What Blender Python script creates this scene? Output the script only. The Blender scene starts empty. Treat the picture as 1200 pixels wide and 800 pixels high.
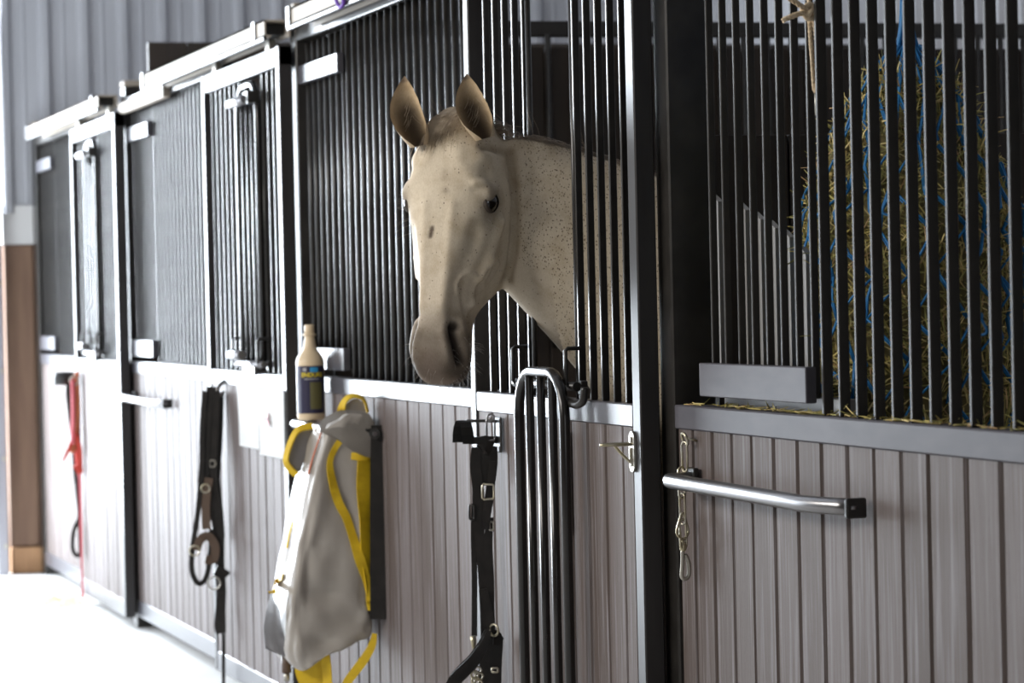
import bpy, bmesh, math, random
import numpy as np
from mathutils import Vector, Matrix, Quaternion
from mathutils.bvhtree import BVHTree
from math import sin, cos, pi, radians

random.seed(7)
rng = np.random.default_rng(7)
SC = bpy.context.scene
COL = SC.collection

# ------------------------------------------------------------------ camera
# world: X runs along the stall fronts (towards the viewer), Y into the stalls, Z up; front plane is Y = 0, floor Z = 0
FOC, THETA, PITCH, ROLL = 3500.0, radians(16.909), math.atan(51/3500.0), 0.0225
CAM = Vector((0.0, -2.14, 1.366))
_f = Vector((-cos(THETA), sin(THETA), 0)); _r = Vector((sin(THETA), cos(THETA), 0)); _u = Vector((0, 0, 1))
F_ = _f*cos(PITCH) - _u*sin(PITCH); _u2 = _u*cos(PITCH) + _f*sin(PITCH)
R_ = _r*cos(ROLL) - _u2*sin(ROLL); U_ = _u2*cos(ROLL) + _r*sin(ROLL)
cd = bpy.data.cameras.new('camera'); cam = bpy.data.objects.new('camera', cd); COL.objects.link(cam)
cam.matrix_world = Matrix(((R_.x, U_.x, -F_.x, CAM.x), (R_.y, U_.y, -F_.y, CAM.y), (R_.z, U_.z, -F_.z, CAM.z), (0, 0, 0, 1)))
cd.sensor_width = 36; cd.lens = 36*FOC/1200; cd.clip_start = 0.05; cd.clip_end = 200
cd.dof.use_dof = True; cd.dof.focus_distance = 6.3; cd.dof.aperture_fstop = 6.0
SC.camera = cam

# ------------------------------------------------------------------ world, light, exposure
w = bpy.data.worlds.new('sky'); SC.world = w; w.use_nodes = True
bg = w.node_tree.nodes['Background']; bg.inputs[0].default_value = (0.80, 0.88, 1.0, 1); bg.inputs[1].default_value = 1.15
def area(name, loc, aim, sx, sy, power, color):
    l = bpy.data.lights.new(name, 'AREA'); l.shape = 'RECTANGLE'; l.size = sx; l.size_y = sy; l.energy = power; l.color = color
    o = bpy.data.objects.new(name, l); COL.objects.link(o); o.location = loc
    o.rotation_euler = (Vector(aim) - Vector(loc)).to_track_quat('-Z', 'Y').to_euler(); return o
area('daylight_side_opening', (-11.4, -4.25, 1.75), (-11.4, 0, 1.3), 2.4, 2.9, 140, (0.86, 0.93, 1.0))
area('daylight_end_opening', (-15.7, -1.84, 1.75), (-8, -1.5, 0.9), 2.85, 3.0, 920, (0.84, 0.92, 1.0))
area('daylight_near_end', (7.0, -2.4, 2.2), (-4, -1.0, 1.2), 3.4, 3.0, 40, (1.0, 0.94, 0.86))
area('added_high_daylight', (-6.6, -4.3, 2.9), (-6.6, -.2, 1.4), 3.4, 1.1, 165, (1.0, 0.95, 0.88))  # unseen source added to light the horse and planks from above
SC.view_settings.view_transform = 'Standard'; SC.view_settings.look = 'None'
SC.view_settings.exposure = 0.0; SC.view_settings.gamma = 1.0; SC.view_settings.use_curve_mapping = False
SC.cycles.use_denoising = True

# ------------------------------------------------------------------ helpers
def ray(px, py): return F_ + R_*((px-600)/FOC) - U_*((py-400)/FOC)
def at(px, py, Y=0.0):                       # point of the photo on the vertical plane Y
    d = ray(px, py); return CAM + d*((Y-CAM.y)/d.y)
def atX(px, py, X):                          # ... on the cross plane X
    d = ray(px, py); return CAM + d*((X-CAM.x)/d.x)
def atD(px, py, D): return CAM + ray(px, py)*D

def nodes(name):
    m = bpy.data.materials.new(name); m.use_nodes = True; nt = m.node_tree
    return m, nt, nt.nodes['Principled BSDF']
def mixc(nt, fac, a, b, typ='MIX'):
    n = nt.nodes.new('ShaderNodeMix'); n.data_type = 'RGBA'; n.blend_type = typ
    for s, v in ((0, fac), (6, a), (7, b)):
        if hasattr(v, 'is_linked') or isinstance(v, bpy.types.NodeSocket): nt.links.new(v, n.inputs[s])
        else: n.inputs[s].default_value = v if s == 0 else (*v, 1)
    return n.outputs[2]
def ramp(nt, src, lo, hi):
    n = nt.nodes.new('ShaderNodeMapRange'); n.clamp = True; nt.links.new(src, n.inputs[0])
    n.inputs[1].default_value = lo; n.inputs[2].default_value = hi; return n.outputs[0]
def noise(nt, scale, stretch=(1, 1, 1), detail=4, coord='Object', rnd=False):
    tc = nt.nodes.new('ShaderNodeTexCoord'); mp = nt.nodes.new('ShaderNodeMapping')
    mp.inputs['Scale'].default_value = stretch; nt.links.new(tc.outputs[coord], mp.inputs[0])
    if rnd:
        oi = nt.nodes.new('ShaderNodeObjectInfo'); ml = nt.nodes.new('ShaderNodeMath'); ml.operation = 'MULTIPLY'; ml.inputs[1].default_value = 37.0
        nt.links.new(oi.outputs['Random'], ml.inputs[0]); nt.links.new(ml.outputs[0], mp.inputs[1])
    n = nt.nodes.new('ShaderNodeTexNoise'); n.inputs['Scale'].default_value = scale; n.inputs['Detail'].default_value = detail
    nt.links.new(mp.outputs[0], n.inputs['Vector']); return n.outputs['Fac']
def bump(nt, b, h, strength, dist=0.002):
    n = nt.nodes.new('ShaderNodeBump'); n.inputs['Strength'].default_value = strength; n.inputs['Distance'].default_value = dist
    nt.links.new(h, n.inputs['Height']); nt.links.new(n.outputs[0], b.inputs['Normal'])
def mat(name, c, rough=0.5, metal=0.0, c2=None, scale=8, stretch=(1, 1, 1), lo=.35, hi=.7, bmp=0.0, spec=0.5):
    m, nt, b = nodes(name)
    b.inputs['Base Color'].default_value = (*c, 1); b.inputs['Roughness'].default_value = rough; b.inputs['Metallic'].default_value = metal
    b.inputs['Specular IOR Level'].default_value = spec
    if c2:
        n = noise(nt, scale, stretch)
        nt.links.new(mixc(nt, ramp(nt, n, lo, hi), c, c2), b.inputs['Base Color'])
        if bmp: bump(nt, b, n, bmp)
    return m
M = {}
def plank_mat():
    m, nt, b = nodes('painted_plank')
    oi = nt.nodes.new('ShaderNodeObjectInfo')
    base = mixc(nt, oi.outputs['Random'], (.102, .081, .074), (.165, .140, .136))
    g = noise(nt, 9, (6, 6, .5), 5, rnd=True)
    c = mixc(nt, ramp(nt, g, .35, .75), base, (.076, .055, .045))
    p = noise(nt, 4, (2.5, 2.5, .7), 3, rnd=True)
    c = mixc(nt, ramp(nt, p, .52, .72), c, (.20, .182, .188))
    k = noise(nt, 55, (1, 1, .45), 2, rnd=True)
    c = mixc(nt, ramp(nt, k, .71, .75), c, (.04, .030, .024))
    nt.links.new(c, b.inputs['Base Color']); b.inputs['Roughness'].default_value = .62; b.inputs['Specular IOR Level'].default_value = .16; bump(nt, b, g, .35, .002)
    return m
M['plank'] = plank_mat()
M['black'] = mat('black_gloss_paint', (.014, .0125, .011), .33, 0, (.030, .027, .024), 14, (1, 1, 1), .4, .75)
M['black_yoke'] = mat('black_gloss_tube', (.010, .009, .008), .24, 0, (.016, .014, .013), 14)
M['black_near'] = mat('black_paint_dim', (.030, .027, .024), .46, 0, (.040, .036, .032), 14, (1, 1, 1), .4, .75, spec=.22)  # dulled copy of the black paint, imitating weaker reflection on the near bars
M['black_dull'] = mat('black_paint_dull', (.012, .011, .010), .45)
M['backing'] = mat('joint_backing', (.030, .020, .014), .9)
M['rail'] = mat('dark_steel_rail', (.060, .058, .066), .33, 0, (.080, .078, .088), 5, (1, 3, 3), .4, .7, .12, spec=.36)
M['rail_near'] = mat('dark_steel_rail_dim', (.070, .066, .076), .52, 0, (.095, .090, .102), 5, (1, 3, 3), .4, .7, .12, spec=.12)  # same steel as the other rails, dulled copy imitating the missing reflection
M['stile'] = mat('dark_steel_stile', (.022, .020, .020), .40, 0, (.034, .032, .032), 6, (3, 3, .5), .4, .7, spec=.38)
M['fascia'] = mat('beige_track_cover', (.34, .295, .245), .60, 0, (.40, .35, .29), 3, (.5, 2, 2), .4, .7, spec=.12)
M['chrome'] = mat('bright_steel', (.25, .245, .25), .30, 1.0)
M['brass'] = mat('brassy_zinc', (.45, .40, .27), .33, .9, (.50, .48, .42), 30, (1, 1, 1), .4, .7)
M['zinc'] = mat('zinc_steel', (.42, .40, .35), .42, .9)
M['leather'] = mat('black_leather', (.010, .0085, .0075), .45, 0, (.019, .016, .014), 25, (1, 1, 1), .4, .7, spec=.28)
M['brown_leather'] = mat('brown_leather', (.09, .055, .035), .5)
M['red'] = mat('red_rope', (.42, .035, .02), .75)
M['orange'] = mat('faded_orange_webbing', (.42, .12, .05), .75)
M['pink'] = mat('pink_rope', (.55, .12, .14), .75)
M['wood_dark'] = mat('dark_stall_wood', (.022, .0155, .0115), .6, 0, (.034, .023, .015), 6, (5, 5, .5), .35, .7, .2)
M['wood_brown'] = mat('brown_wainscot', (.15, .085, .055), .6, 0, (.20, .12, .075), 5, (5, 5, .5), .35, .7, .2)
M['wood_aisle'] = mat('dark_aisle_boards', (.045, .032, .024), .6, 0, (.065, .047, .035), 4, (1, 1, .3))
M['wood_light'] = mat('raw_wood', (.42, .24, .12), .65, 0, (.33, .18, .09), 8, (5, 5, .5))
M['slat'] = mat('grey_slat', (.20, .193, .186), .5)
M['metalwall'] = mat('grey_wall_sheet', (.37, .375, .40), .5, 0, (.41, .415, .44), 2, (1, 1, .4))
M['whitewall'] = mat('pale_wall_sheet', (.62, .61, .60), .5)
M['concrete'] = mat('pale_concrete', (.66, .655, .64), .65, 0, (.58, .57, .55), 1.6, (1, 1, 1), .4, .75, .1)
M['roof'] = mat('pale_roof_lining', (.45, .45, .47), .6)
M['ground'] = mat('outdoor_gravel', (.55, .53, .50), .9, 0, (.45, .43, .4), 12)
M['bedding'] = mat('wood_shavings', (.30, .22, .13), .9, 0, (.2, .14, .08), 20)
M['bottle'] = mat('cream_plastic', (.66, .52, .34), .38)
M['label_navy'] = mat('navy_label', (.020, .018, .050), .35)
M['label_olive'] = mat('olive_panel', (.11, .10, .035), .45)
M['label_blue'] = mat('blue_print', (.03, .28, .55), .45)
M['label_yellow'] = mat('yellow_print', (.80, .62, .02), .45)
M['label_grey'] = mat('grey_print', (.35, .35, .36), .5)
M['bag'] = mat('grey_vinyl', (.36, .33, .295), .34, 0, (.30, .275, .245), 5, (1, 1, .5), .35, .7, .25)
M['bag_dark'] = mat('grey_webbing', (.17, .16, .16), .6)
M['yellow'] = mat('yellow_webbing', (.72, .49, .012), .6, 0, (.62, .40, .01), 40)
M['paper'] = mat('white_paper', (.80, .79, .77), .7)
M['ink'] = mat('pink_ink', (.70, .30, .32), .7)
M['rope'] = mat('beige_rope', (.72, .58, .40), .8, 0, (.55, .42, .27), 160, (1, 1, 1), .4, .6)
M['blue'] = mat('blue_cord', (.008, .15, .40), .6, 0, (.012, .22, .52), 30)
M['hay_core'] = mat('packed_hay', (.10, .085, .03), .9, 0, (.19, .15, .06), 60, (1, 1, .3))
M['purple'] = mat('purple_twine', (.13, .05, .35), .7)
M['eye'] = mat('horse_eye', (.008, .006, .005), .06, spec=.8)
def hay_mat():
    m, nt, b = nodes('hay_stalks')
    at_ = nt.nodes.new('ShaderNodeAttribute'); at_.attribute_name = 'Col'
    nt.links.new(at_.outputs['Color'], b.inputs['Base Color']); b.inputs['Roughness'].default_value = .75; return m
M['hay'] = hay_mat()

# mesh builders: each returns a bmesh, joined into one object by obj()
def box(bm, lo, hi, bev=0.0):
    r = bmesh.ops.create_cube(bm, size=1.0); vs = r['verts']
    for v in vs:
        v.co = Vector(((lo[i]+hi[i])/2 + v.co[i]*(hi[i]-lo[i]) for i in range(3)))
    if bev:
        es = list({e for v in vs for e in v.link_edges})
        bmesh.ops.bevel(bm, geom=es, offset=bev, segments=1, affect='EDGES', profile=.5)
    return bm
def catmull(pts, n=6, closed=False):
    P = [Vector(p) for p in pts]; out = []; N = len(P)
    for i in range(N if closed else N-1):
        if closed: a, b, c, d = P[(i-1) % N], P[i], P[(i+1) % N], P[(i+2) % N]
        else: a, b, c, d = P[max(i-1, 0)], P[i], P[i+1], P[min(i+2, N-1)]
        for k in range(n):
            t = k/n
            out.append(.5*((2*b) + (c-a)*t + (2*a-5*b+4*c-d)*t*t + (3*b-3*c+d-a)*t**3))
    if not closed: out.append(P[-1])
    return out
def tube(bm, pts, r, seg=8, closed=False, cap=True):
    P = [Vector(p) for p in pts]; N = len(P); rs = r if isinstance(r, (list, tuple)) else [r]*N
    rings = []; ref = None
    for i in range(N):
        if closed: t = P[(i+1) % N]-P[i-1]
        else: t = P[min(i+1, N-1)]-P[max(i-1, 0)]
        if t.length < 1e-9: t = Vector((0, 0, 1))
        t.normalize()
        if ref is None: ref = t.orthogonal()
        ref = ref - t*ref.dot(t)
        if ref.length < 1e-6: ref = t.orthogonal()
        ref.normalize(); b2 = t.cross(ref)
        rings.append([bm.verts.new(P[i] + (ref*cos(2*pi*k/seg) + b2*sin(2*pi*k/seg))*rs[i]) for k in range(seg)])
    for i in range(N if closed else N-1):
        A, B = rings[i], rings[(i+1) % N]
        for k in range(seg):
            f = bm.faces.new((A[k], A[(k+1) % seg], B[(k+1) % seg], B[k])); f.smooth = True
    if cap and not closed:
        bm.faces.new(rings[0][::-1]); bm.faces.new(rings[-1])
    return bm
def ribbon(bm, pts, wid, normal, thick=.003, sm=5):
    """flat strap along a path; normal is the direction its flat side faces (one vector or one per point)"""
    multi = isinstance(normal, list)
    if sm:
        P = catmull(pts, sm)
        Nn = catmull(normal, sm) if multi else None
        W = [p.x for p in catmull([Vector((x, 0, 0)) for x in wid], sm)] if isinstance(wid, list) else [wid]*len(P)
    else:
        P = [Vector(p) for p in pts]; Nn = normal if multi else None; W = wid if isinstance(wid, list) else [wid]*len(P)
    rows = []
    for i, p in enumerate(P):
        t = (P[min(i+1, len(P)-1)]-P[max(i-1, 0)]).normalized(); n = Vector(Nn[i] if multi else normal).normalized()
        s = t.cross(n)
        if s.length < 1e-4: s = t.orthogonal()
        s.normalize(); n = s.cross(t).normalized(); h = W[i]/2
        rows.append([bm.verts.new(p+s*h+n*thick/2), bm.verts.new(p-s*h+n*thick/2), bm.verts.new(p-s*h-n*thick/2), bm.verts.new(p+s*h-n*thick/2)])
    for A, B in zip(rows, rows[1:]):
        for k in range(4): bm.faces.new((A[k], A[(k+1) % 4], B[(k+1) % 4], B[k])).smooth = False
    bm.faces.new(rows[0][::-1]); bm.faces.new(rows[-1]); return bm
def lathe(bm, prof, c, seg=28):
    rings = [[bm.verts.new((c[0]+r*cos(2*pi*k/seg), c[1]+r*sin(2*pi*k/seg), c[2]+z)) for k in range(seg)] for r, z in prof]
    for A, B in zip(rings, rings[1:]):
        for k in range(seg): bm.faces.new((A[k], A[(k+1) % seg], B[(k+1) % seg], B[k])).smooth = True
    bm.faces.new(rings[0][::-1]); bm.faces.new(rings[-1]); return bm
def BM(): return bmesh.new()
def to_mesh(name, bm):
    bmesh.ops.recalc_face_normals(bm, faces=bm.faces[:]); me = bpy.data.meshes.new(name); bm.to_mesh(me); bm.free(); return me
def obj(name, bm, m, parent=None):
    """one mesh object; geometry given in world coordinates"""
    me = to_mesh(name, bm) if isinstance(bm, bmesh.types.BMesh) else bm
    if m is not None and not me.materials: me.materials.append(m)
    o = bpy.data.objects.new(name, me); COL.objects.link(o)
    if parent is not None:
        o.parent = parent; o.location = -wloc(parent)
    return o
def wloc(o):
    v = Vector(o.location)
    while o.parent: o = o.parent; v = v + Vector(o.location)
    return v
def inst(name, me, loc, parent, scale=None, rot=None):
    """another copy of a shared mesh, loc in world coordinates"""
    o = bpy.data.objects.new(name, me); COL.objects.link(o); o.parent = parent
    o.location = Vector(loc) - wloc(parent)
    if scale: o.scale = scale
    if rot: o.rotation_euler = rot
    return o
def tag(o, label, cat, group=None):
    o['label'] = label; o['category'] = cat
    if group: o['group'] = group
    return o
def thing(name, loc, label, cat, group=None):
    o = bpy.data.objects.new(name, None); COL.objects.link(o); o.location = loc; o.empty_display_size = .1
    return tag(o, label, cat, group)
def struct(name, bm, m, parent=None):
    o = obj(name, bm, m, parent)
    if parent is None: o['kind'] = 'structure'
    return o

# ------------------------------------------------------------------ the building
XE = -15.52                                       # inner face of the end wall
struct('floor', box(BM(), (-30, -8, -.1), (9, 3.6, 0)), M['concrete'])
def corrugated(bm, p0, p1, z0, z1, nrm, pitch=.206, rib=.035):
    p0, p1, nrm = Vector(p0), Vector(p1), Vector(nrm); L = (p1-p0).length; d = (p1-p0)/L; prof = []; s = 0
    while s < L:
        for ds, h in ((0, 0), (.022, rib), (.05, rib), (.072, 0), (.125, 0), (.131, .006), (.139, .006), (.145, 0)):
            if s+ds <= L: prof.append((s+ds, h))
        s += pitch
    prof.append((L, 0)); prev = None
    for s_, h in prof:
        q = p0+d*s_+nrm*h
        a, b = bm.verts.new((q.x, q.y, z0)), bm.verts.new((q.x, q.y, z1))
        if prev: bm.faces.new((prev[0], a, b, prev[1]))
        prev = (a, b)
    return bm
wl = struct('wall_end', corrugated(BM(), (XE, -.16, 0), (XE, 3.6, 0), 1.86, 4.7, (1, 0, 0)), M['metalwall'])
struct('wall_panel', box(BM(), (XE-.05, -.16, 1.70), (XE+.012, 3.6, 1.9)), M['whitewall'], wl)
struct('wall_backing', box(BM(), (XE-.12, -.16, 0), (XE-.06, 3.6, 4.7)), M['wood_brown'], wl)
y = -.155
while y < .6:
    obj('plank', box(BM(), (XE-.05, y, .14), (XE+.01, y+.148, 1.695), .004), M['wood_brown'], wl); y += .152
obj('base_board', box(BM(), (XE-.05, -.155, 0), (XE+.03, .5, .135), .004), M['wood_light'], wl)
struct('wall_lintel', box(BM(), (XE-.1, -4.35, 3.35), (XE-.02, -.1, 4.7)), M['metalwall'], wl)
struct('wall_return', box(BM(), (XE-.1, -4.35, 0), (XE-.02, -3.2, 3.35)), M['wood_aisle'], wl)
wn = BM(); box(wn, (7.9, -4.5, 0), (8.05, -4.1, 4.7)); box(wn, (7.9, -.7, 0), (8.05, 3.6, 4.7)); box(wn, (7.9, -4.1, 3.7), (8.05, -.7, 4.7)); struct('wall_near', wn, M['roof'])
struct('wall_rear', corrugated(BM(), (XE, 3.5, 0), (8, 3.5, 0), 0, 4.7, (0, -1, 0)), M['metalwall'])
wa = BM()                                         # far side of the aisle: a doorway and an added row of high light openings are left open
for x0_, x1_, z0_, z1_ in ((-15.62, -12.65, 0, 4.7), (-12.65, -10.15, 3.25, 4.7), (-10.15, -8.35, 0, 4.7), (-8.35, -4.85, 0, 2.3), (-8.35, -4.85, 3.5, 4.7), (-4.85, 8, 0, 4.7)):
    box(wa, (x0_, -4.5, z0_), (x1_, -4.35, z1_))
struct('wall_aisle', wa, M['wood_aisle'])
struct('ceiling', box(BM(), (XE-.1, -4.5, 4.7), (8, 3.6, 4.8)), M['roof'])
# curved track of the overhead door beside the end opening
tr = BM(); pts = [(XE+.05, -.205, z) for z in (0, 1, 2, 2.75)] + [(XE+.05, -.205-.28*(1-cos(t)), 2.75+.42*sin(t)) for t in np.linspace(.15, pi/2, 7)] + [(XE+.05, -3.9, 3.17)]
ribbon(tr, pts, .085, [Vector((0, -1, 0))]*4 + [Vector((0, -cos(t), -sin(t))) for t in np.linspace(.15, pi/2, 7)] + [Vector((0, 0, -1))], .05, 0)
ot = thing('overhead_door_track', (XE+.05, -.205, 0), 'grey steel door track curving over at its top beside the bright end doorway', 'door track')
obj('track_channel', tr, mat('track_galvanised', (.30, .30, .33), .4, .3), ot)
for z in (.15, .6, 1.05, 1.5, 1.95, 2.4):
    obj('bolt', tube(BM(), [(XE+.085, -.19, z), (XE+.10, -.19, z)], .012, 8), M['zinc'], ot)
po = obj('timber_post', box(BM(), (XE-2.2, -.62, 0), (XE-2.05, -.44, 1.9), .006), M['wood_light'])
tag(po, 'orange-brown timber post just outside the bright end doorway', 'post')

# ------------------------------------------------------------------ stall fronts
Z_RB, Z_RT, Z_FB, Z_FT = 1.085, 1.135, 2.217, 2.272          # rail bottom/top, track cover bottom/top
def plank_mesh(name='plank'):
    return to_mesh(name, box(BM(), (-.5, -.5, -.5), (.5, .5, .5)))
def make_plank():
    bm = BM(); prof = [(-.5, .5), (-.5, -.2), (-.445, -.5), (.445, -.5), (.5, -.2), (.5, .5)]
    lo = [bm.verts.new((x, y_, 0)) for x, y_ in prof]; hi = [bm.verts.new((x, y_, 1)) for x, y_ in prof]
    for k in range(6): bm.faces.new((lo[k], lo[(k+1) % 6], hi[(k+1) % 6], hi[k]))
    bm.faces.new(lo[::-1]); bm.faces.new(hi); me = to_mesh('plank', bm); me.materials.append(M['plank']); return me
PLANK = make_plank()
def bar_mesh(r, z0, z1, seg=12):
    me = to_mesh('bar', tube(BM(), [(0, 0, z0), (0, 0, z1)], r, seg)); me.materials.append(M['black']); return me
BAR = bar_mesh(.0099, 0, 1.0); BARF = bar_mesh(.0086, 0, 1.0)
def flat_bar(wx, dy, m='black'):
    me = to_mesh('bar', box(BM(), (-wx/2, -dy/2, 0), (wx/2, dy/2, 1), .0016)); me.materials.append(M[m]); return me
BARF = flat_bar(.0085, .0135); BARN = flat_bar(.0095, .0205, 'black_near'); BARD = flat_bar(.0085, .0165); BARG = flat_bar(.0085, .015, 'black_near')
def planks(parent, x0, x1, yf, z0, z1, widths=None, gap=.0055, th=.022):
    x = x0; i = 0
    while x < x1-.012:
        wd = widths[i] if widths and i < len(widths) else random.choice((.118, .124, .13, .122, .134))
        if x+wd > x1-.02: wd = x1-x
        inst('plank', PLANK, (x+wd/2, yf+th/2+random.uniform(0, .0025), z0), parent, (wd-gap, th, z1-z0)); x += wd; i += 1
def bars(parent, xs, y_, z0, z1, me=None):
    for x in xs: inst('bar', me or BAR, (x, y_, z0), parent, (1, 1, z1-z0))

P_ = .0782                                          # bar pitch
posts = [(-15.52, -15.36), (-12.705, -12.605), (-9.43, -9.345), (-5.965, -5.885)]
plabel = ['black steel post at the far end of the stall row, against the end wall', 'black steel post between the far stall and the stall with white notices',
          'black steel post between the stall with white notices and the cream bottle', "black steel post just past the horse's door, beside the steel blanket bar"]
for (a, b), lb in zip(posts, plabel):
    t = thing('steel_post', ((a+b)/2, .04, 0), lb, 'post', None)
    obj('post_tube', box(BM(), (a, .0, 0), (b-.001, .095, 2.30), .004), M['black'], t)
    obj('post_cap', box(BM(), (a-.004, -.004, 2.30), (b+.004, .10, 2.325), .004), M['fascia'], t)

def latch_loops(parent, xs, y_, z):
    """black D shaped loops holding the hinge rod of a fold-down yoke"""
    for x in xs:
        p = [(x, y_, z+.085), (x, y_-.03, z+.085), (x, y_-.036, z+.08), (x, y_-.036, z+.005), (x, y_-.03, z-.002), (x, y_, z-.002)]
        obj('loop', tube(BM(), p, .0048, 8), M['black'], parent)
        obj('bracket', box(BM(), (x-.012, y_-.004, z-.02), (x+.012, y_+.012, z+.012), .002), M['black'], parent)
def yoke(door, xc, wid, z0, z1, y_, down):
    """arched grille of the door opening; down = folded down in front of the planks"""
    t = obj('yoke_grille', BM(), M['black_yoke'], door)
    h = wid/2; L = z1-z0; rr = .10
    arc = [( -h+rr-rr*cos(a_), -rr*sin(a_)) for a_ in np.linspace(0, pi/2, 6)] + [(h-rr+rr*sin(a_), -rr*cos(a_)) for a_ in np.linspace(0, pi/2, 6)]
    pts = [(-h, L-rr)] + arc + [(h, L-rr)]
    def W(u, v):      # u across, v from arch crown (-rr) outwards
        return (xc+u, y_, z1-(v+rr))
    bm = tube(BM(), [W(u, v) for u, v in pts], .0125, 10)
    me = to_mesh('yoke_grille', bm); me.materials.append(M['black_yoke']); t.data = me
    for k in (-.5, 0, .5):
        obj('bar', tube(BM(), [W(h*k, -rr+.008), W(h*k, L-rr)], .0102, 10), M['black_yoke'], t)
    obj('foot_bar', tube(BM(), [W(-h, L-rr), W(h, L-rr)], .010, 8), M['black_yoke'], t)
    return t

def sliding_door(x0, x1, label, ox0, ox1, down):
    t = thing('stall_door', ((x0+x1)/2, -.035, .05), label, 'door', None)
    yf, yb = -.057, -.013; sw = .056
    fr = obj('frame', box(box(box(BM(), (x0, yf, .05), (x0+sw-.016, yb, 2.19), .003), (x1-sw+.006, yf, .05), (x1, yb, 2.19), .003), (x0, yf+.002, 2.125), (x1, yb, 2.188), .003), M['stile'], t)
    obj('middle_rail', box(BM(), (x0+sw-.016, yf+.002, Z_RB), (x1-sw, yb, Z_RT), .003), M['rail'], t)
    obj('bottom_rail', box(BM(), (x0+sw-.016, yf+.002, .05), (x1-sw, yb, .12), .003), M['rail'], t)
    obj('backing', box(BM(), (x0+.03, -.030, .1), (x1-.03, -.026, Z_RB)), M['backing'], t)
    planks(t, x0+sw-.016, x1-sw, -.054, .118, Z_RB)
    xs = []; x = ox0
    while x > x0+.06: xs.append(x); x -= P_+.002
    x = ox1
    while x < x1-.06: xs.append(x); x += P_+.002
    bars(t, xs, -.035, Z_RT, 2.13, BARD if down else BARF)
    for x in (ox0+.026, ox1-.026):
        obj('opening_bar', tube(BM(), [(x, -.035, Z_RT), (x, -.035, 2.13)], .007, 10), M['black'], t)
    xc = (ox0+ox1)/2; hr = obj('hinge_rod', tube(BM(), [(ox0-.03, -.068, 1.165), (ox1+.06, -.068, 1.165)], .0105, 10), M['black'] if down else M['chrome'], t)
    latch_loops(t, (ox0-.005, ox1+.02), -.045, 1.165)
    if down:
        yoke(t, xc+.075, .345, .22, 1.196, -.098, True)
        obj('hinge_bracket', tube(BM(), catmull([(xc+.235, -.085, 1.132), (xc+.27, -.080, 1.126), (xc+.30, -.072, 1.134), (xc+.305, -.068, 1.165)], 4), .0095, 8), M['black'], t)
        obj('edge_strip', box(BM(), (ox1-.05, -.062, .83), (ox1-.036, -.055, 1.06), .001), mat('pale_wood_strip', (.55, .47, .34), .6), t)
    else:
        yoke(t, xc, ox1-ox0-.06, Z_RT+.02, 2.10, -.05, False)
        # spring latch holding the closed yoke
        obj('latch_plate', box(BM(), (xc-.08, -.072, 1.128), (xc+.10, -.058, 1.160), .003), M['chrome'], t)
        obj('latch_handle', tube(BM(), [(xc-.14, -.10, 1.195), (xc+.05, -.10, 1.195)], .016, 10), M['chrome'], t)
        obj('top_catch', tube(BM(), [(xc-.13, -.085, 2.045), (xc+.13, -.085, 2.045)], .016, 10), M['chrome'], t)
        obj('catch_bracket', box(BM(), (xc+.10, -.088, 2.03), (xc+.17, -.045, 2.07), .003), M['black'], t)
    for x in (x0+.2, x1-.2):
        obj('roller_hanger', box(BM(), (x-.03, -.05, 2.185), (x+.03, -.025, 2.225), .003), M['zinc'], t)
    return t

def stall_front(x0, x1, label, xf, feed_w, z_tilt=0.0, widths=None, feed_open=False):
    """fixed grille panel with planks below and a feed gate of its own at its left end"""
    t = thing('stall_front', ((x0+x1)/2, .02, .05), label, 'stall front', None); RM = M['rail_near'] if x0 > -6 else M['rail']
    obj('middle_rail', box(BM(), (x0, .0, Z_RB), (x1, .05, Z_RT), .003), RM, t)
    obj('bottom_rail', box(BM(), (x0, .0, .05), (x1, .05, .12), .003), M['rail'], t)
    obj('top_rail', box(BM(), (x0, .0, 2.20), (x1, .05, 2.25), .003), M['black'], t)
    obj('backing', box(BM(), (x0, .030, .1), (x1, .035, Z_RB)), M['backing'], t)
    planks(t, x0, x1, .005, .118, Z_RB, widths)
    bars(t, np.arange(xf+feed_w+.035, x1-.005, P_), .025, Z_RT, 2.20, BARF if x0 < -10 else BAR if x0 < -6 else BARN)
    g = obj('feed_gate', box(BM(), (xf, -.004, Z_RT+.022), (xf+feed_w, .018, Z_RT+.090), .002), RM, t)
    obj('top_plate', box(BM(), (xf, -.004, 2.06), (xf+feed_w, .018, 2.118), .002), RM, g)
    n = int(feed_w/P_)
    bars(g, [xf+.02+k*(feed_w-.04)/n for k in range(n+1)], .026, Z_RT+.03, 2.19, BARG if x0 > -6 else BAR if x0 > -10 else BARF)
    return t

stall_front(-15.358, -13.74, 'pale lit stall front panel of the farthest stall, against the end wall', -15.33, .50)
sliding_door(-13.80, -12.56, 'pale lit stall door of the farthest stall with a red rope halter on it', -13.42, -13.07, False)
stall_front(-12.603, -10.58, 'pale plank stall front panel left of the black halter, behind the small white blanket bar', -12.57, .50)
sliding_door(-10.63, -9.345, 'sliding stall door with white paper notices and closed black grille', -10.05, -9.68, False)
stall_front(-9.343, -7.16, 'stall front panel behind the hanging grey bag and cream bottle', -9.30, .52)
sliding_door(-7.215, -5.935, 'sliding stall door that the horse looks out of, arched grille folded down', -6.765, -6.385, True)
stall_front(-5.883, -3.80, 'nearest brown plank stall front with the hay net behind its bars', -5.72, .565,
            widths=[.09, .112, .108, .11, .118, .118, .116, .118, .118, .118, .11, .150, .125, .125])

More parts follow.
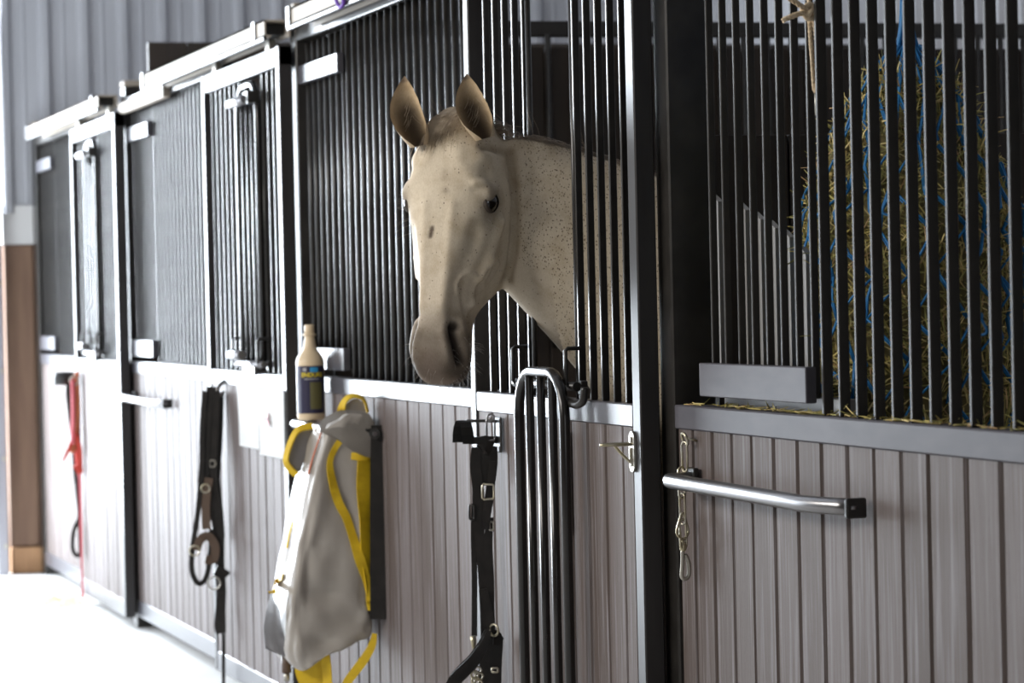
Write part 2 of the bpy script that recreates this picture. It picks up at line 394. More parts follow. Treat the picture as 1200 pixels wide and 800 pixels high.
# track covers: beige channels with an open end, one above each stall
def track(x0, x1, label, top=True):
    t = thing('track_cover', ((x0+x1)/2, -.06, Z_FB), label, 'door track')
    bm = BM(); yf, yb = -.098, -.012
    box(bm, (x0, yf, Z_FB), (x1, yf+.006, Z_FT)); box(bm, (x0, yf, Z_FT-.006), (x1, yb, Z_FT)); box(bm, (x0, yf, Z_FB), (x1, yf+.022, Z_FB+.006)); box(bm, (x0, yb-.006, Z_FB), (x1, yb, Z_FT))
    obj('cover', bm, M['fascia'], t)
    obj('inner_track', box(BM(), (x0+.02, yf+.02, Z_FB+.012), (x1-.06, yb-.01, Z_FT-.01)), M['black_dull'], t)
    obj('bottom_lip', box(BM(), (x0, yf-.004, Z_FB-.012), (x1, yf+.008, Z_FB), .001), M['stile'], t)
    for x in (x0, x1-.17):
        obj('end_clip', box(BM(), (x, yf-.006, Z_FB-.004), (x+.05, yf, Z_FT+.006), .001), M['stile'], t)
    return t
track(-14.95, -12.72, 'bright white track cover on top of the farthest stall')
track(-11.62, -9.36, 'beige track cover above the stall door with white notices')
track(-9.02, -5.96, "pale beige track cover above the horse's stall, cut by the top of the photo")
hb = obj('header_beam', box(BM(), (-12.605, -.03, 2.18), (-11.55, .0, 2.225), .003), M['fascia'])
tag(hb, 'short beige header beam left of the long beige track cover', 'beam')
tw = obj('twine', tube(BM(), catmull([(-8.36, -.105, 2.27), (-8.33, -.112, 2.235), (-8.29, -.11, 2.205), (-8.25, -.108, 2.215), (-8.27, -.11, 2.25)], 5), .006, 6), M['purple'])
tag(tw, 'scrap of purple twine caught on the track cover at the top edge', 'twine')

# partitions between the stalls, dark boards, one post plane each
def partition(x, z1, label, beam=False, y0=.11):
    t = thing('stall_partition', (x, 1.8, 0), label, 'partition')
    obj('backing', box(BM(), (x-.012, y0, .02), (x+.0, 3.45, z1-.01)), M['backing'], t)
    y_ = y0; 
    while y_ < 3.4:
        wd = random.choice((.17, .18, .19))
        obj('plank', box(BM(), (x, y_, .02), (x+.028, min(y_+wd-.004, 3.45), z1), .002), M['wood_dark'], t); y_ += wd
    if beam:
        obj('top_beam', box(BM(), (x-.01, y0, 2.222), (x+.04, 3.45, 2.272), .003), M['black'], t)
        for y_ in np.arange(y0+.05, 3.4, .086):
            inst('bar', BAR, (x+.04, y_, 1.2), t, (1, 1, 1.03))
    return t
partition(-12.66, 2.49, 'tall dark brown boards rising above the track behind the far stalls')
partition(-9.39, 2.185, "dark boarded partition with a black top beam at the back of the horse's stall", True)
partition(-5.93, 1.70, 'low dark boarded partition just right of the horse, behind the bars')

# grey slatted feeder with a falling top edge behind the nearest bars
fs = thing('hay_feeder', (-5.4, .2, .9), 'grey slatted feeder with a slanting top edge behind the nearest feed gate', 'feeder')
tops = [(838, 227), (870, 237), (888, 248), (905, 258), (922, 269), (944, 289)]
for k, (px, py) in enumerate(tops):
    q = at(px-3, py, .055); q2 = at(px+(6 if k < 5 else 3), py+9, .055); q3 = at(px, 455, .055)
    bm = BM(); a = [Vector((q.x, .05, q.z)), Vector((q2.x, .05, q2.z)), Vector((q2.x, .05, 1.16)), Vector((q.x, .05, 1.16))]
    f1 = [bm.verts.new(v) for v in a]; f2 = [bm.verts.new(v+Vector((0, .012, 0))) for v in a]
    bm.faces.new(f1); bm.faces.new(f2[::-1])
    for j in range(4): bm.faces.new((f1[j], f1[(j+1) % 4], f2[(j+1) % 4], f2[j]))
    obj('slat', bm, M['slat'], fs)
obj('foot_rail', box(BM(), (-5.72, .05, 1.135), (-5.1, .075, 1.165), .002), M['slat'], fs)
bed = obj('stall_bedding', box(BM(), (-15.4, .12, 0), (-3.5, 3.45, .06)), M['bedding']); bed['kind'] = 'structure'

# ------------------------------------------------------------------ blanket bars (one per stall) and what hangs on them
def blanket_bar(x0, x1, label, z=.985, off=-.062):
    t = thing('blanket_bar', ((x0+x1)/2, off, z), label, 'rail', None)
    dz = lambda x: z + (x-x0)*(-.006)
    p = [(x0, -.012, dz(x0)), (x0, off+.02, dz(x0))] + [(x0+.02-.02*cos(a), off+.02-.02*sin(a), dz(x0)) for a in (.5, 1.0, pi/2)] + \
        [(x0+(x1-x0)*k, off, dz(x0+(x1-x0)*k)) for k in (.2, .5, .72)] + [(x1-.16, off+.002, dz(x1)), (x1-.10, off+.012, dz(x1)), (x1-.05, off+.03, dz(x1)), (x1-.015, off+.042, dz(x1))]
    obj('tube', tube(BM(), p, .0155, 14), M['chrome'], t)
    obj('end_bracket', box(BM(), (x1-.010, -.040, z-.024), (x1+.004, -.0005, z+.012), .003), M['black_dull'], t)
    obj('bolt', lathe(BM(), [(.009, 0), (.009, .006), (.005, .008)], (x1-.003, -.026, z-.008), 10), M['chrome'], t)
    obj('wall_plate', box(BM(), (x0-.022, -.012, z-.024), (x0+.022, -.0005, z+.024), .002), M['black_dull'], t)
    return t
blanket_bar(-5.765, -4.895, 'steel blanket bar on the nearest planks, right of the black post')
blanket_bar(-9.225, -8.395, 'steel blanket bar hidden behind the hanging grey bag, its dark end showing')
blanket_bar(-12.50, -11.67, 'small white-lit blanket bar on the pale planks beside the far post')

# chain with a snap hook left of the near blanket bar
c0 = at(803, 514, -.012); XC = c0.x
ch = thing('tie_chain', (XC, -.012, c0.z), 'brassy chain with a snap hook hanging behind the near blanket bar', 'chain')
obj('screw_eye', tube(BM(), [(XC+.014*cos(a)+.003, -.014-.004*sin(a), c0.z+.012*sin(a)) for a in np.linspace(0, 2*pi, 13)][:-1], .0032, 6, True), M['brass'], ch)
obj('screw_shank', tube(BM(), [(XC+.016, -.014, c0.z+.002), (XC+.02, .006, c0.z-.004)], .003, 6), M['brass'], ch)
def link_pts(x, y_, z, L, wd, ang):
    pts = []
    for a in np.linspace(0, 2*pi, 17)[:-1]:
        u = wd*cos(a); v = (L/2-wd)*(1 if sin(a) > 0 else -1)+wd*sin(a)
        pts.append((x+u*cos(ang), y_+u*sin(ang), z+v))
    return pts
z = c0.z-.010
for k, L in enumerate((.062, .064, .064, .060)):
    yk = -.014 if k < 1 else -.022
    obj('link', tube(BM(), link_pts(XC+.001*k, yk, z-L/2+.004, L, .0085, (pi/2)*(k % 2)+.35), .0026, 6, True), M['brass'], ch); z -= L-.010
zq = atX(803, 603, XC).z; zs = atX(803, 630, XC).z
obj('pear_link', tube(BM(), catmull([(XC, -.022, zq+.004), (XC+.004, -.028, zq-.005), (XC+.008, -.038, zs+.012), (XC+.003, -.022, zs-.002), (XC-.004, -.008, zs+.012), (XC-.002, -.017, zq-.004)], 4, True), .0030, 6, True), M['brass'], ch)
zs2 = atX(806, 678, XC).z
obj('snap_swivel', lathe(BM(), [(.004, 0), (.0075, .004), (.0075, .016), (.0045, .02), (.005, .026)], (XC, -.022, zs-.028), 12), M['brass'], ch)
obj('snap_hook', tube(BM(), catmull([(XC, -.023, zs-.024), (XC, -.024, zs2+.03), (XC, -.026, zs2+.006), (XC, -.018, zs2), (XC, -.010, zs2+.010), (XC, -.011, zs2+.035), (XC, -.018, zs-.034)], 4), .0046, 8), M['zinc'], ch)
obj('snap_gate', tube(BM(), [(XC+.001, -.0115, zs2+.03), (XC+.001, -.014, zs-.040)], .003, 6), M['brass'], ch)

# folding bridle hook on the door of the horse's stall
h0 = at(741, 520, -.06); XH = h0.x
bh = thing('folding_hook', (XH, -.058, h0.z), "brassy folding bridle hook on the right edge of the horse's door", 'hook')
zt, zb = at(741, 505, -.06).z, at(741, 553, -.06).z
bm = BM(); pr = [( .017*cos(a), zt-.017+.017*sin(a)) for a in np.linspace(0, pi, 9)] + [(.017*cos(a), zb+.017+.017*sin(a)) for a in np.linspace(pi, 2*pi, 9)]
f1 = [bm.verts.new((XH+u, -.0625, v)) for u, v in pr]; f2 = [bm.verts.new((XH+u, -.0575, v)) for u, v in pr]
bm.faces.new(f1); bm.faces.new(f2[::-1])
for j in range(len(pr)): bm.faces.new((f1[j], f1[(j+1) % len(pr)], f2[(j+1) % len(pr)], f2[j]))
obj('back_plate', bm, M['zinc'], bh)
za = h0.z; zc = at(741, 541, -.06).z
obj('arm', tube(BM(), catmull([(XH-.012, -.064, za), (XH-.014, -.10, za), (XH-.006, -.127, za), (XH+.006, -.127, za), (XH+.014, -.10, za), (XH+.012, -.064, za)], 5), .0034, 8), M['brass'], bh)
obj('brace', tube(BM(), catmull([(XH, -.10, za-.002), (XH, -.085, za-.02), (XH, -.070, zc+.004), (XH, -.064, zc), (XH, -.0635, zc+.012), (XH, -.0635, za-.008)], 4), .0034, 8), M['brass'], bh)
for zz in (zt-.018, zb+.018):
    obj('screw', tube(BM(), [(XH, -.066, zz), (XH, -.060, zz)], .006, 8), M['zinc'], bh)

# rope tied around a bar of the nearest stall
XR = at(945, 20, .012).x
rp = thing('tie_rope', (XR, -.0, 2.0), 'beige cotton rope knotted round a bar above the hay', 'rope')
def twisted(bm, pts, r, n=3):
    P = catmull(pts, 8); L = 0
    for s in range(n):
        q = []
        L = 0
        for i, p in enumerate(P):
            if i: L += (P[i]-P[i-1]).length
            t = (P[min(i+1, len(P)-1)]-P[max(i-1, 0)]).normalized(); a = t.orthogonal().normalized(); b = t.cross(a)
            ph = L/(r*5.5)*2*pi+2*pi*s/n
            q.append(p+(a*cos(ph)+b*sin(ph))*r*.5)
        tube(bm, q, r*.58, 6)
    return bm
RX = lambda px, py, y_=.004: Vector((XR + (at(px, py, y_).x - at(945, py, y_).x)*.35, y_, at(px, py, y_).z))
def rp3(px, py, dx=0.0): return atX(px, py, XR+dx)
obj('strand', twisted(BM(), [rp3(949, -25), rp3(948, 0), rp3(949, 30), rp3(951, 60), rp3(954, 100), rp3(956, 108)], .0045), M['rope'], rp)
obj('strand', twisted(BM(), [rp3(956, 108, .004), rp3(958, 90, .006), rp3(957, 55, .006), rp3(953, 20, .006)], .0040), M['rope'], rp)
obj('tail', twisted(BM(), [rp3(950, 14, .01), rp3(940, 8, .016), rp3(928, 0, .02), rp3(922, -4, .02)], .0052), M['rope'], rp)
obj('tail', twisted(BM(), [rp3(950, 14, .012), rp3(938, 16, .018), rp3(926, 20, .02), rp3(917, 24, .018)], .0052), M['rope'], rp)
bm = BM(); kc = rp3(948, 14, .008)
tube(bm, catmull([kc+Vector((.010*cos(a), .012*sin(a), .008*sin(2*a))) for a in np.linspace(0, 2*pi, 9)[:-1]], 4, True), .0058, 8, True)
tube(bm, catmull([kc+Vector((.004, .011*cos(a), .013*sin(a))) for a in np.linspace(0, 2*pi, 9)[:-1]], 4, True), .0055, 8, True)
obj('knot', bm, M['rope'], rp)
obj('metal_tip', tube(BM(), [rp3(956, 106), rp3(957, 135)], .0032, 8), M['zinc'], rp)

# ------------------------------------------------------------------ hay net behind the nearest bars
NC = at(1068, 300, .285); NX, NY = NC.x, NC.y
hn = thing('hay_net', (NX, NY, .95), 'blue hay net stuffed full of hay, hanging behind the nearest bars', 'hay net')
ztop = at(1058, 50, NY).z; zbot = .93; RN = .222
def net_r(z_, a=0.0):
    t = (ztop-z_)/(ztop-zbot); t = min(max(t, 0), 1)
    r = RN*min(1.0, (t/.38)**.62)*(1 if t < .75 else max(.05, 1-((t-.75)/.27)**2)**.5)
    return r*(1+.05*sin(3*a+5*t)+.04*sin(5*a-9*t))
core = BM(); rows = []
for i in range(34):
    z_ = ztop-.02-(ztop-.02-zbot)*i/33
    rows.append([core.verts.new((NX+.965*net_r(z_, a)*cos(a)*.9, NY+.965*net_r(z_, a)*sin(a)*.93, z_)) for a in np.linspace(0, 2*pi, 41)[:-1]])
for A, B in zip(rows, rows[1:]):
    for k in range(40): core.faces.new((A[k], A[(k+1) % 40], B[(k+1) % 40], B[k])).smooth = True
core.faces.new(rows[0]); core.faces.new(rows[-1][::-1])
obj('hay_bulk', core, M['hay_core'], hn)
def stalk_mesh(items):
    """items: (start, direction, length, width, colour): thin three sided stalks in one mesh"""
    V = []; Fc = []; Cc = []
    for p, d, L, wd, c in items:
        d = d/np.linalg.norm(d); a = np.cross(d, [.3, .5, .8]); a /= np.linalg.norm(a); b = np.cross(d, a); n0 = len(V)
        bend = a*L*rng.normal(0, .06)
        for q, ww in ((p, wd), (p+d*L*.5+bend, wd), (p+d*L, wd*.5)):
            for k in range(3):
                V.append(q+(a*cos(2.094*k)+b*sin(2.094*k))*ww)
        for s in (0, 3):
            for k in range(3): Fc.append((n0+s+k, n0+s+(k+1) % 3, n0+s+3+(k+1) % 3, n0+s+3+k))
        Cc += [c]*9
    me = bpy.data.meshes.new('hay'); me.from_pydata([tuple(v) for v in V], [], Fc)
    ca = me.color_attributes.new('Col', 'FLOAT_COLOR', 'POINT'); ca.data.foreach_set('color', np.c_[np.array(Cc), np.ones(len(Cc))].ravel().astype(np.float32))
    return me
def hay_col():
    b = np.array(((.33, .27, .085), (.24, .22, .07), (.42, .33, .13), (.16, .15, .05), (.38, .25, .12), (.52, .43, .2))[rng.choice(6, p=(.27, .24, .15, .16, .08, .10))])
    return b*rng.uniform(1.2, 2.1)
items = []
for _ in range(9000):
    z_ = rng.uniform(zbot+.02, ztop-.06); a = rng.uniform(0, 2*pi); r = net_r(z_, a)*rng.uniform(.93, 1.02)
    p = np.array((NX+.9*r*cos(a), NY+.93*r*sin(a), z_)); n = np.array((cos(a), sin(a), 0))
    d = np.array((-sin(a), cos(a), 0))*rng.normal(0, .7)+np.array((0, 0, 1))*rng.normal(0, .8)+n*rng.normal(.1, .22)
    items.append((p-d*.015, d, rng.uniform(.025, .07), rng.uniform(.0009, .0021), hay_col()))
for _ in range(170):                         # loose stalks poking out through the net
    z_ = rng.uniform(zbot+.1, ztop-.1); a = rng.uniform(0, 2*pi); r = net_r(z_, a)
    p = np.array((NX+.9*r*cos(a), NY+.93*r*sin(a), z_)); n = np.array((cos(a), sin(a), rng.normal(-.1, .7)))
    items.append((p, n, rng.uniform(.03, .075), rng.uniform(.0012, .002), hay_col()*1.15))
hb_ = obj('hay', stalk_mesh(items), M['hay'], hn); hb_['kind'] = 'stuff'
net = BM(); NM, NR = 18, 11
def npt(i, j, off=1.035):
    z_ = ztop-.01-(ztop-zbot)*(j/NR)**.92; a = 2*pi*(i+.5*(j % 2))/NM + .12*sin(j*2.3+i)
    r = net_r(z_, a)*off+.004; return Vector((NX+.9*r*cos(a), NY+.93*r*sin(a), z_))
for i in range(NM):
    for j in range(NR):
        for di in ((0, 1) if j % 2 else (-1, 0)):
            a, b = npt(i, j), npt((i+di), j+1); m_ = (a+b)/2; ax = Vector((NX, NY, m_.z)); rr = (m_-ax).length
            if rr > 1e-4: m_ = ax+(m_-ax)*((net_r(m_.z)+.008)/rr*.93) if (net_r(m_.z)+.006) > rr else m_
            for o_ in (-.003, .003):
                s_ = Vector((o_, 0, o_*.5)); tube(net, [a+s_, m_+s_, b+s_], .0022, 5)
nb = obj('net', net, M['blue'], hn); nb['kind'] = 'stuff'
bm = BM()
for k in range(9):
    a = 2*pi*k/9; tube(bm, catmull([Vector((NX+.05*cos(a)*1.5, NY+.05*sin(a)*1.5, ztop-.09)), Vector((NX+.02*cos(a), NY+.02*sin(a), ztop-.01)), Vector((NX+.007*cos(a+.6), NY+.007*sin(a+.6), ztop+.12)), Vector((NX+.006*cos(a+2), NY+.006*sin(a+2), 2.25))], 5), .0042, 6)
obj('hanging_cord', bm, M['blue'], hn)
bm = BM()
for k, (px, py) in enumerate(((953, 360), (1040, 240), (1150, 380), (1010, 420))):
    q = at(px, py, NY-.21); tube(bm, catmull([q+Vector((.012*cos(a), -.006*sin(2*a), .018*sin(a))) for a in np.linspace(0, 2*pi, 9)[:-1]], 3, True), .0024, 5, True)
lo_ = obj('net_loop', bm, M['blue'], hn); lo_['kind'] = 'stuff'
items = []
for _ in range(260):
    x = rng.uniform(-5.85, -4.2); p = np.array((x, rng.uniform(.008, .045), Z_RT+.0025)); d = np.array((rng.normal(), rng.normal()*.5, abs(rng.normal(0, .12))))
    items.append((p, d, rng.uniform(.012, .04), rng.uniform(.0008, .0015), hay_col()))
hr_ = obj('hay_wisps', stalk_mesh(items), M['hay']); hr_['kind'] = 'stuff'; tag(hr_, 'loose hay stalks lying on the rail below the hay net', 'hay')
items = []
fp = CAM + ray(112, 703)*((0.01-CAM.z)/ray(112, 703).z)
for _ in range(240):
    p = np.array((fp.x+rng.normal(0, .28), min(-.07, -.16+rng.normal(0, .07)), .008)); d = np.array((rng.normal(), rng.normal(), abs(rng.normal(0, .25))))
    items.append((p, d, rng.uniform(.03, .1), rng.uniform(.001, .002), hay_col()*.6+.22))
hr_ = obj('hay_wisps', stalk_mesh(items), M['hay']); hr_['kind'] = 'stuff'; tag(hr_, 'small heap of hay wisps on the floor below the red halter', 'hay')

# ------------------------------------------------------------------ bottle
bx = atX(364, 440, -9.185); BX, BY = -9.02, -.052; bz = .985+.017; bt = atX(364, 380, BX).z; H = bt-bz
bo = thing('spray_bottle', (BX, BY, bz), 'cream plastic bottle with a dark printed label above the grey bag', 'bottle')
R0 = .0435
obj('body', lathe(BM(), [(R0-.006, 0), (R0, .008), (R0, .30*H), (R0, .56*H), (R0+.001, .60*H), (R0-.002, .645*H), (R0*.72, .70*H), (R0*.50, .745*H), (R0*.42, .80*H), (R0*.36, .86*H), (R0*.33, .885*H)], (BX, BY, bz)), M['bottle'], bo)
obj('neck_ring', lathe(BM(), [(.013, .878*H), (.021, .885*H), (.021, .90*H), (.014, .91*H)], (BX, BY, bz), 20), M['bottle'], bo)
obj('cap', lathe(BM(), [(.014, .90*H), (.0155, .905*H), (.0155, .985*H), (.013, H), (.004, H)], (BX, BY, bz), 20), M['bottle'], bo)
def wrap(bm, a0, a1, z0, z1, r, n=24):
    rows = [[bm.verts.new((BX+r*cos(a), BY+r*sin(a), bz+z)) for z in (z0, z1)] for a in np.linspace(a0, a1, n)]
    for A, B in zip(rows, rows[1:]): bm.faces.new((A[0], B[0], B[1], A[1])).smooth = True
    return bm
AV = math.atan2(CAM.y-BY, CAM.x-BX)                     # direction in which the label faces
obj('label', wrap(BM(), AV-1.35, AV+1.2, .075*H, .57*H, R0+.0006), M['label_navy'], bo)
obj('label_panel', wrap(BM(), AV-.05, AV+.85, .12*H, .40*H, R0+.0010, 12), M['label_olive'], bo)
obj('label_emblem', wrap(BM(), AV-.02, AV+.55, .505*H, .555*H, R0+.0010, 8), M['label_blue'], bo)
obj('label_mark', wrap(BM(), AV-.55, AV-.28, .515*H, .55*H, R0+.0010, 8), M['label_grey'], bo)
def curved_text(body, size, a_c, zc, r, m, name):
    cu = bpy.data.curves.new('txt', 'FONT'); cu.body = body; cu.size = size; cu.align_x = 'CENTER'; cu.align_y = 'CENTER'; cu.offset = size*.02
    tmp = bpy.data.objects.new('txt', cu); COL.objects.link(tmp); dg = bpy.context.evaluated_depsgraph_get(); me = bpy.data.meshes.new_from_object(tmp.evaluated_get(dg))
    bpy.data.objects.remove(tmp)
    for v in me.vertices:
        a = a_c + v.co.x/r; v.co = (BX+r*cos(a), BY+r*sin(a), bz+zc+v.co.y)
    me.materials.clear(); return obj(name, me, m, bo)
curved_text('ENDURE', .0185, AV+.12, .475*H, R0+.0012, M['label_yellow'], 'label_lettering')
obj('label_line', wrap(BM(), AV-.45, AV+.6, .428*H, .438*H, R0+.0010, 10), M['label_grey'], bo)

# ------------------------------------------------------------------ grey bag with yellow straps hung on the second blanket bar
# horizontal sections: photo (left, right) edge at a row, lifted onto the cross plane of the bag
GX = -8.50; GF = -8.405
secs = [(484, 402, 434, .035, 0), (491, 388, 440, .06, 0), (501, 368, 441, .085, 0), (520, 358, 440, .11, 0), (545, 350, 439, .12, 0), (575, 344, 438, .125, 0), (610, 337, 438, .13, 0), (645, 330, 438, .135, 0),
        (680, 323, 439, .14, 0), (705, 319, 440, .145, 0), (728, 317, 441, .145, 0), (744, 319, 441, .14, 0), (756, 325, 440, .135, 0), (763, 333, 430, .12, 0), (767, 346, 405, .08, 0)]
bag = BM(); rows = []; NS = 44
nz = np.random.default_rng(3)
for i, (py, l, r, bxh, _) in enumerate(secs):
    B = atX(r, py, GF); A = atX(l, py, GF-1.7*bxh); zc = B.z; yr = min(B.y, -.012); by = max(.02, (yr-A.y)/2); yc = yr-by; gx = GF-bxh
    slant = max(0, (py-690)/75)*.050
    row = []
    for k in range(NS):
        a = 2*pi*k/NS; c, s = cos(a), sin(a); e = .30
        u = math.copysign(abs(c)**e, c)*bxh; v = math.copysign(abs(s)**e, s)*by
        wob = 1+.018*sin(3*a+i*.55)+.016*sin(5*a-i*.8)+.014*sin(9*a+i*1.7)
        row.append(bag.verts.new((gx+u*wob, yc+v*wob, zc+slant*(v/by if by > .03 else 0)*.8)))
    rows.append(row)
for A, B in zip(rows, rows[1:]):
    for k in range(NS): bag.faces.new((A[k], A[(k+1) % NS], B[(k+1) % NS], B[k])).smooth = True
bag.faces.new(rows[0]); bag.faces.new(rows[-1][::-1])
bmesh.ops.recalc_face_normals(bag, faces=bag.faces[:])
bmesh.ops.subdivide_edges(bag, edges=bag.edges[:], cuts=2, use_grid_fill=True, smooth=.6)
# folds pressed into the vinyl
bag.normal_update()
def crease(p, q, r, amt):
    p, q = Vector(p), Vector(q); d = q-p; L2 = d.length_squared
    for v in bag.verts:
        t = min(1, max(0, (v.co-p).dot(d)/L2)); e = (v.co-(p+d*t)).length
        if e < 3*r: v.co += v.normal*(amt*math.exp(-(e/r)**2))
bg_tree = BVHTree.FromBMesh(bag)
def onbag(px, py, off=.004, tree=None):
    d = ray(px, py); h, n, _, _ = (tree or bg_tree).ray_cast(CAM, d.normalized())
    if h is None: return atX(px, py, GX+.1), (-d).normalized()
    return h+n*off, n
for a, b, r, amt in (((352, 540), (322, 720), .018, .008), ((400, 560), (372, 640), .02, -.010), ((366, 690), (385, 700), .02, -.01), ((385, 690), (408, 698), .012, -.012), ((410, 700), (428, 720), .02, .008),
                     ((330, 745), (378, 752), .016, -.012), ((380, 748), (372, 720), .014, .008), ((400, 505), (425, 530), .02, .012), ((360, 620), (362, 700), .016, -.007), ((405, 580), (420, 640), .015, -.012), ((390, 660), (425, 672), .012, -.008)):
    bag.normal_update(); crease(onbag(*a, 0)[0], onbag(*b, 0)[0], r, amt)
from mathutils import noise as mn
bag.normal_update()
for v in bag.verts:                            # crumpled vinyl: soft dents with sharper ridges between them
    p = Vector((v.co.x*9, v.co.y*9, v.co.z*5.5)); r1 = 1-abs(mn.noise(p))*2.2; r2 = 1-abs(mn.noise(p*2.3+Vector((7, 3, 1))))*2.2
    v.co += v.normal*(.0065*r1+.0035*r2-.005)
bag.normal_update(); bg_tree = BVHTree.FromBMesh(bag)
gt = thing('hanging_bag', (GX, -.17, .9), 'grey vinyl bag with yellow straps hanging on the blanket bar below the bottle', 'bag')
def strap_on(pts, wid, m, name, parent, off=.005, thick=.003):
    P, N_ = [], []
    for px, py in pts:
        p, n = onbag(px, py, off); P.append(p); N_.append(n)
    return obj(name, ribbon(BM(), P, wid, N_, thick, 5), m, parent)
bagmesh = obj('body', bag, M['bag'], gt)
strap_on([(401, 513), (392, 525), (386, 541), (388, 562), (396, 588), (405, 606), (413, 630), (421, 655), (429, 680), (434, 704)], [.018]*3+[.026]*4+[.03, .024, .014], M['yellow'], 'edge_strap', gt)
strap_on([(411, 534), (424, 534), (437, 531)], [.02, .024, .02], M['yellow'], 'top_strap', gt)
strap_on([(426, 538), (427, 570), (428, 610), (430, 650), (432, 690), (435, 715)], [.05, .056, .054, .050, .04, .02], M['yellow'], 'side_strap', gt)
strap_on([(380, 503), (374, 520), (368, 538), (363, 556)], .007, M['orange'], 'seam', gt)
strap_on([(345, 612), (341, 626), (338, 642)], .012, M['yellow'], 'strap_end', gt)
strap_on([(333, 676), (325, 682), (319, 694)], .022, M['yellow'], 'side_tab', gt)
# side flap with a bound yellow edge standing out on the aisle side
fp_ = [atX(px, py, GX-.05) for px, py in ((368, 503), (350, 506), (340, 522), (336, 540), (345, 553), (352, 552))]
bm = BM(); f1 = [bm.verts.new(v) for v in fp_]; f2 = [bm.verts.new(v+Vector((-.006, 0, 0))) for v in fp_]; bm.faces.new(f1); bm.faces.new(f2[::-1])
for j in range(6): bm.faces.new((f1[j], f1[(j+1) % 6], f2[(j+1) % 6], f2[j]))
fl = obj('side_flap', bm, M['bag_dark'], gt)
obj('flap_binding', ribbon(BM(), [atX(px, py, GX-.045) for px, py in ((366, 499), (350, 503), (341, 517), (335, 538), (340, 549), (347, 556))], .02, Vector((.5, -.8, .2)), .006), M['yellow'], fl)
# top loop and its lining
lp = [(399, 486), (402, 473), (409, 465), (418, 464), (427, 469), (431, 483)]
obj('top_loop', ribbon(BM(), [atX(px, py, GX+.03) for px, py in lp], .024, [Vector((.35, 0, -.9)), Vector((.4, -.5, .6)), Vector((.4, -.2, .9)), Vector((.4, .2, .9)), Vector((.4, .6, .6)), Vector((.4, .9, 0))], .004), M['yellow'], gt)
fp_ = [atX(px, py, GX+.03) for px, py in ((402, 492), (405, 474), (411, 468), (419, 467), (426, 472), (431, 490))]
bm = BM(); f1 = [bm.verts.new(v) for v in fp_]; f2 = [bm.verts.new(v+Vector((-.03, 0, 0))) for v in fp_]; bm.faces.new(f1); bm.faces.new(f2[::-1])
for j in range(6): bm.faces.new((f1[j], f1[(j+1) % 6], f2[(j+1) % 6], f2[j]))
obj('loop_lining', bm, M['bag'], gt)
# folded collar at the mouth of the bag
col_ = BM(); cpts = [[(378, 498), (400, 486), (428, 486), (441, 500)], [(380, 508), (402, 505), (432, 508), (444, 515)], [(398, 512), (412, 526), (430, 533), (440, 520)]]
grid = [catmull([onbag(*p, .014+.004*j)[0] for p in row], 5) for j, row in enumerate(cpts)]
vs = [[col_.verts.new(p) for p in row] for row in grid]
for A, B in zip(vs, vs[1:]):
    for k in range(len(A)-1): col_.faces.new((A[k], A[k+1], B[k+1], B[k])).smooth = True
bmesh.ops.solidify(col_, geom=col_.faces[:], thickness=.005)
obj('collar', col_, M['bag'], gt)
q = atX(439, 508, GX+.14)
obj('snap', tube(BM(), [q+Vector((-.05, .02, 0)), q], .016, 12), M['black_dull'], gt); obj('snap_stud', tube(BM(), [q, q+Vector((.006, 0, 0))], .007, 10), M['chrome'], gt)
# lower folds and hanging straps
bm = BM(); fpl = [[(318, 692), (313, 712), (309, 735), (311, 760)], [(322, 705), (322, 725), (322, 745), (325, 766)], [(328, 715), (330, 735), (336, 755), (342, 772)]]
grid = [catmull([atX(p[0], p[1], GX-.06+.05*j) for p in row], 5) for j, row in enumerate(fpl)]
vs = [[bm.verts.new(p) for p in row] for row in grid]
for A, B in zip(vs, vs[1:]):
    for k in range(len(A)-1): bm.faces.new((A[k], A[k+1], B[k+1], B[k])).smooth = True
bmesh.ops.solidify(bm, geom=bm.faces[:], thickness=.006)
obj('lower_fold', bm, M['bag_dark'], gt)
obj('bottom_strap', ribbon(BM(), [atX(px, py, GX+.02) for px, py in ((364, 764), (366, 785), (370, 805), (376, 840))], [.095, .10, .085, .08], Vector((1, -.3, 0)), .004), M['yellow'], gt)
obj('bottom_strap', ribbon(BM(), [atX(px, py, GX+.07) for px, py in ((378, 756), (382, 775), (384, 800), (386, 840))], [.03, .03, .028, .026], Vector((.8, -.6, 0)), .004), M['yellow'], gt)
obj('loose_strap', ribbon(BM(), [atX(px, py, GX+.15) for px, py in ((439, 742), (436, 756), (427, 772), (415, 788), (405, 803), (398, 830))], [.014, .022, .026, .026, .024, .02], Vector((1, -.15, .2)), .003), M['yellow'], gt)
obj('toggle', tube(BM(), [atX(335, 768, GX-.05), atX(336, 788, GX-.05)], .014, 10), M['brown_leather'], gt); obj('toggle_clip', tube(BM(), [atX(336, 788, GX-.05), atX(336, 798, GX-.05)], .009, 8), M['zinc'], gt)
# dark strap / whip behind the bag
bs = obj('long_strap', ribbon(BM(), [atX(px, py, GX+.115) for px, py in ((441, 498), (442, 560), (443, 640), (443, 725))], [.03, .04, .045, .045], Vector((.95, -.3, 0)), .012), M['leather'])
tag(bs, 'wide black strap hanging behind the right edge of the grey bag', 'strap')

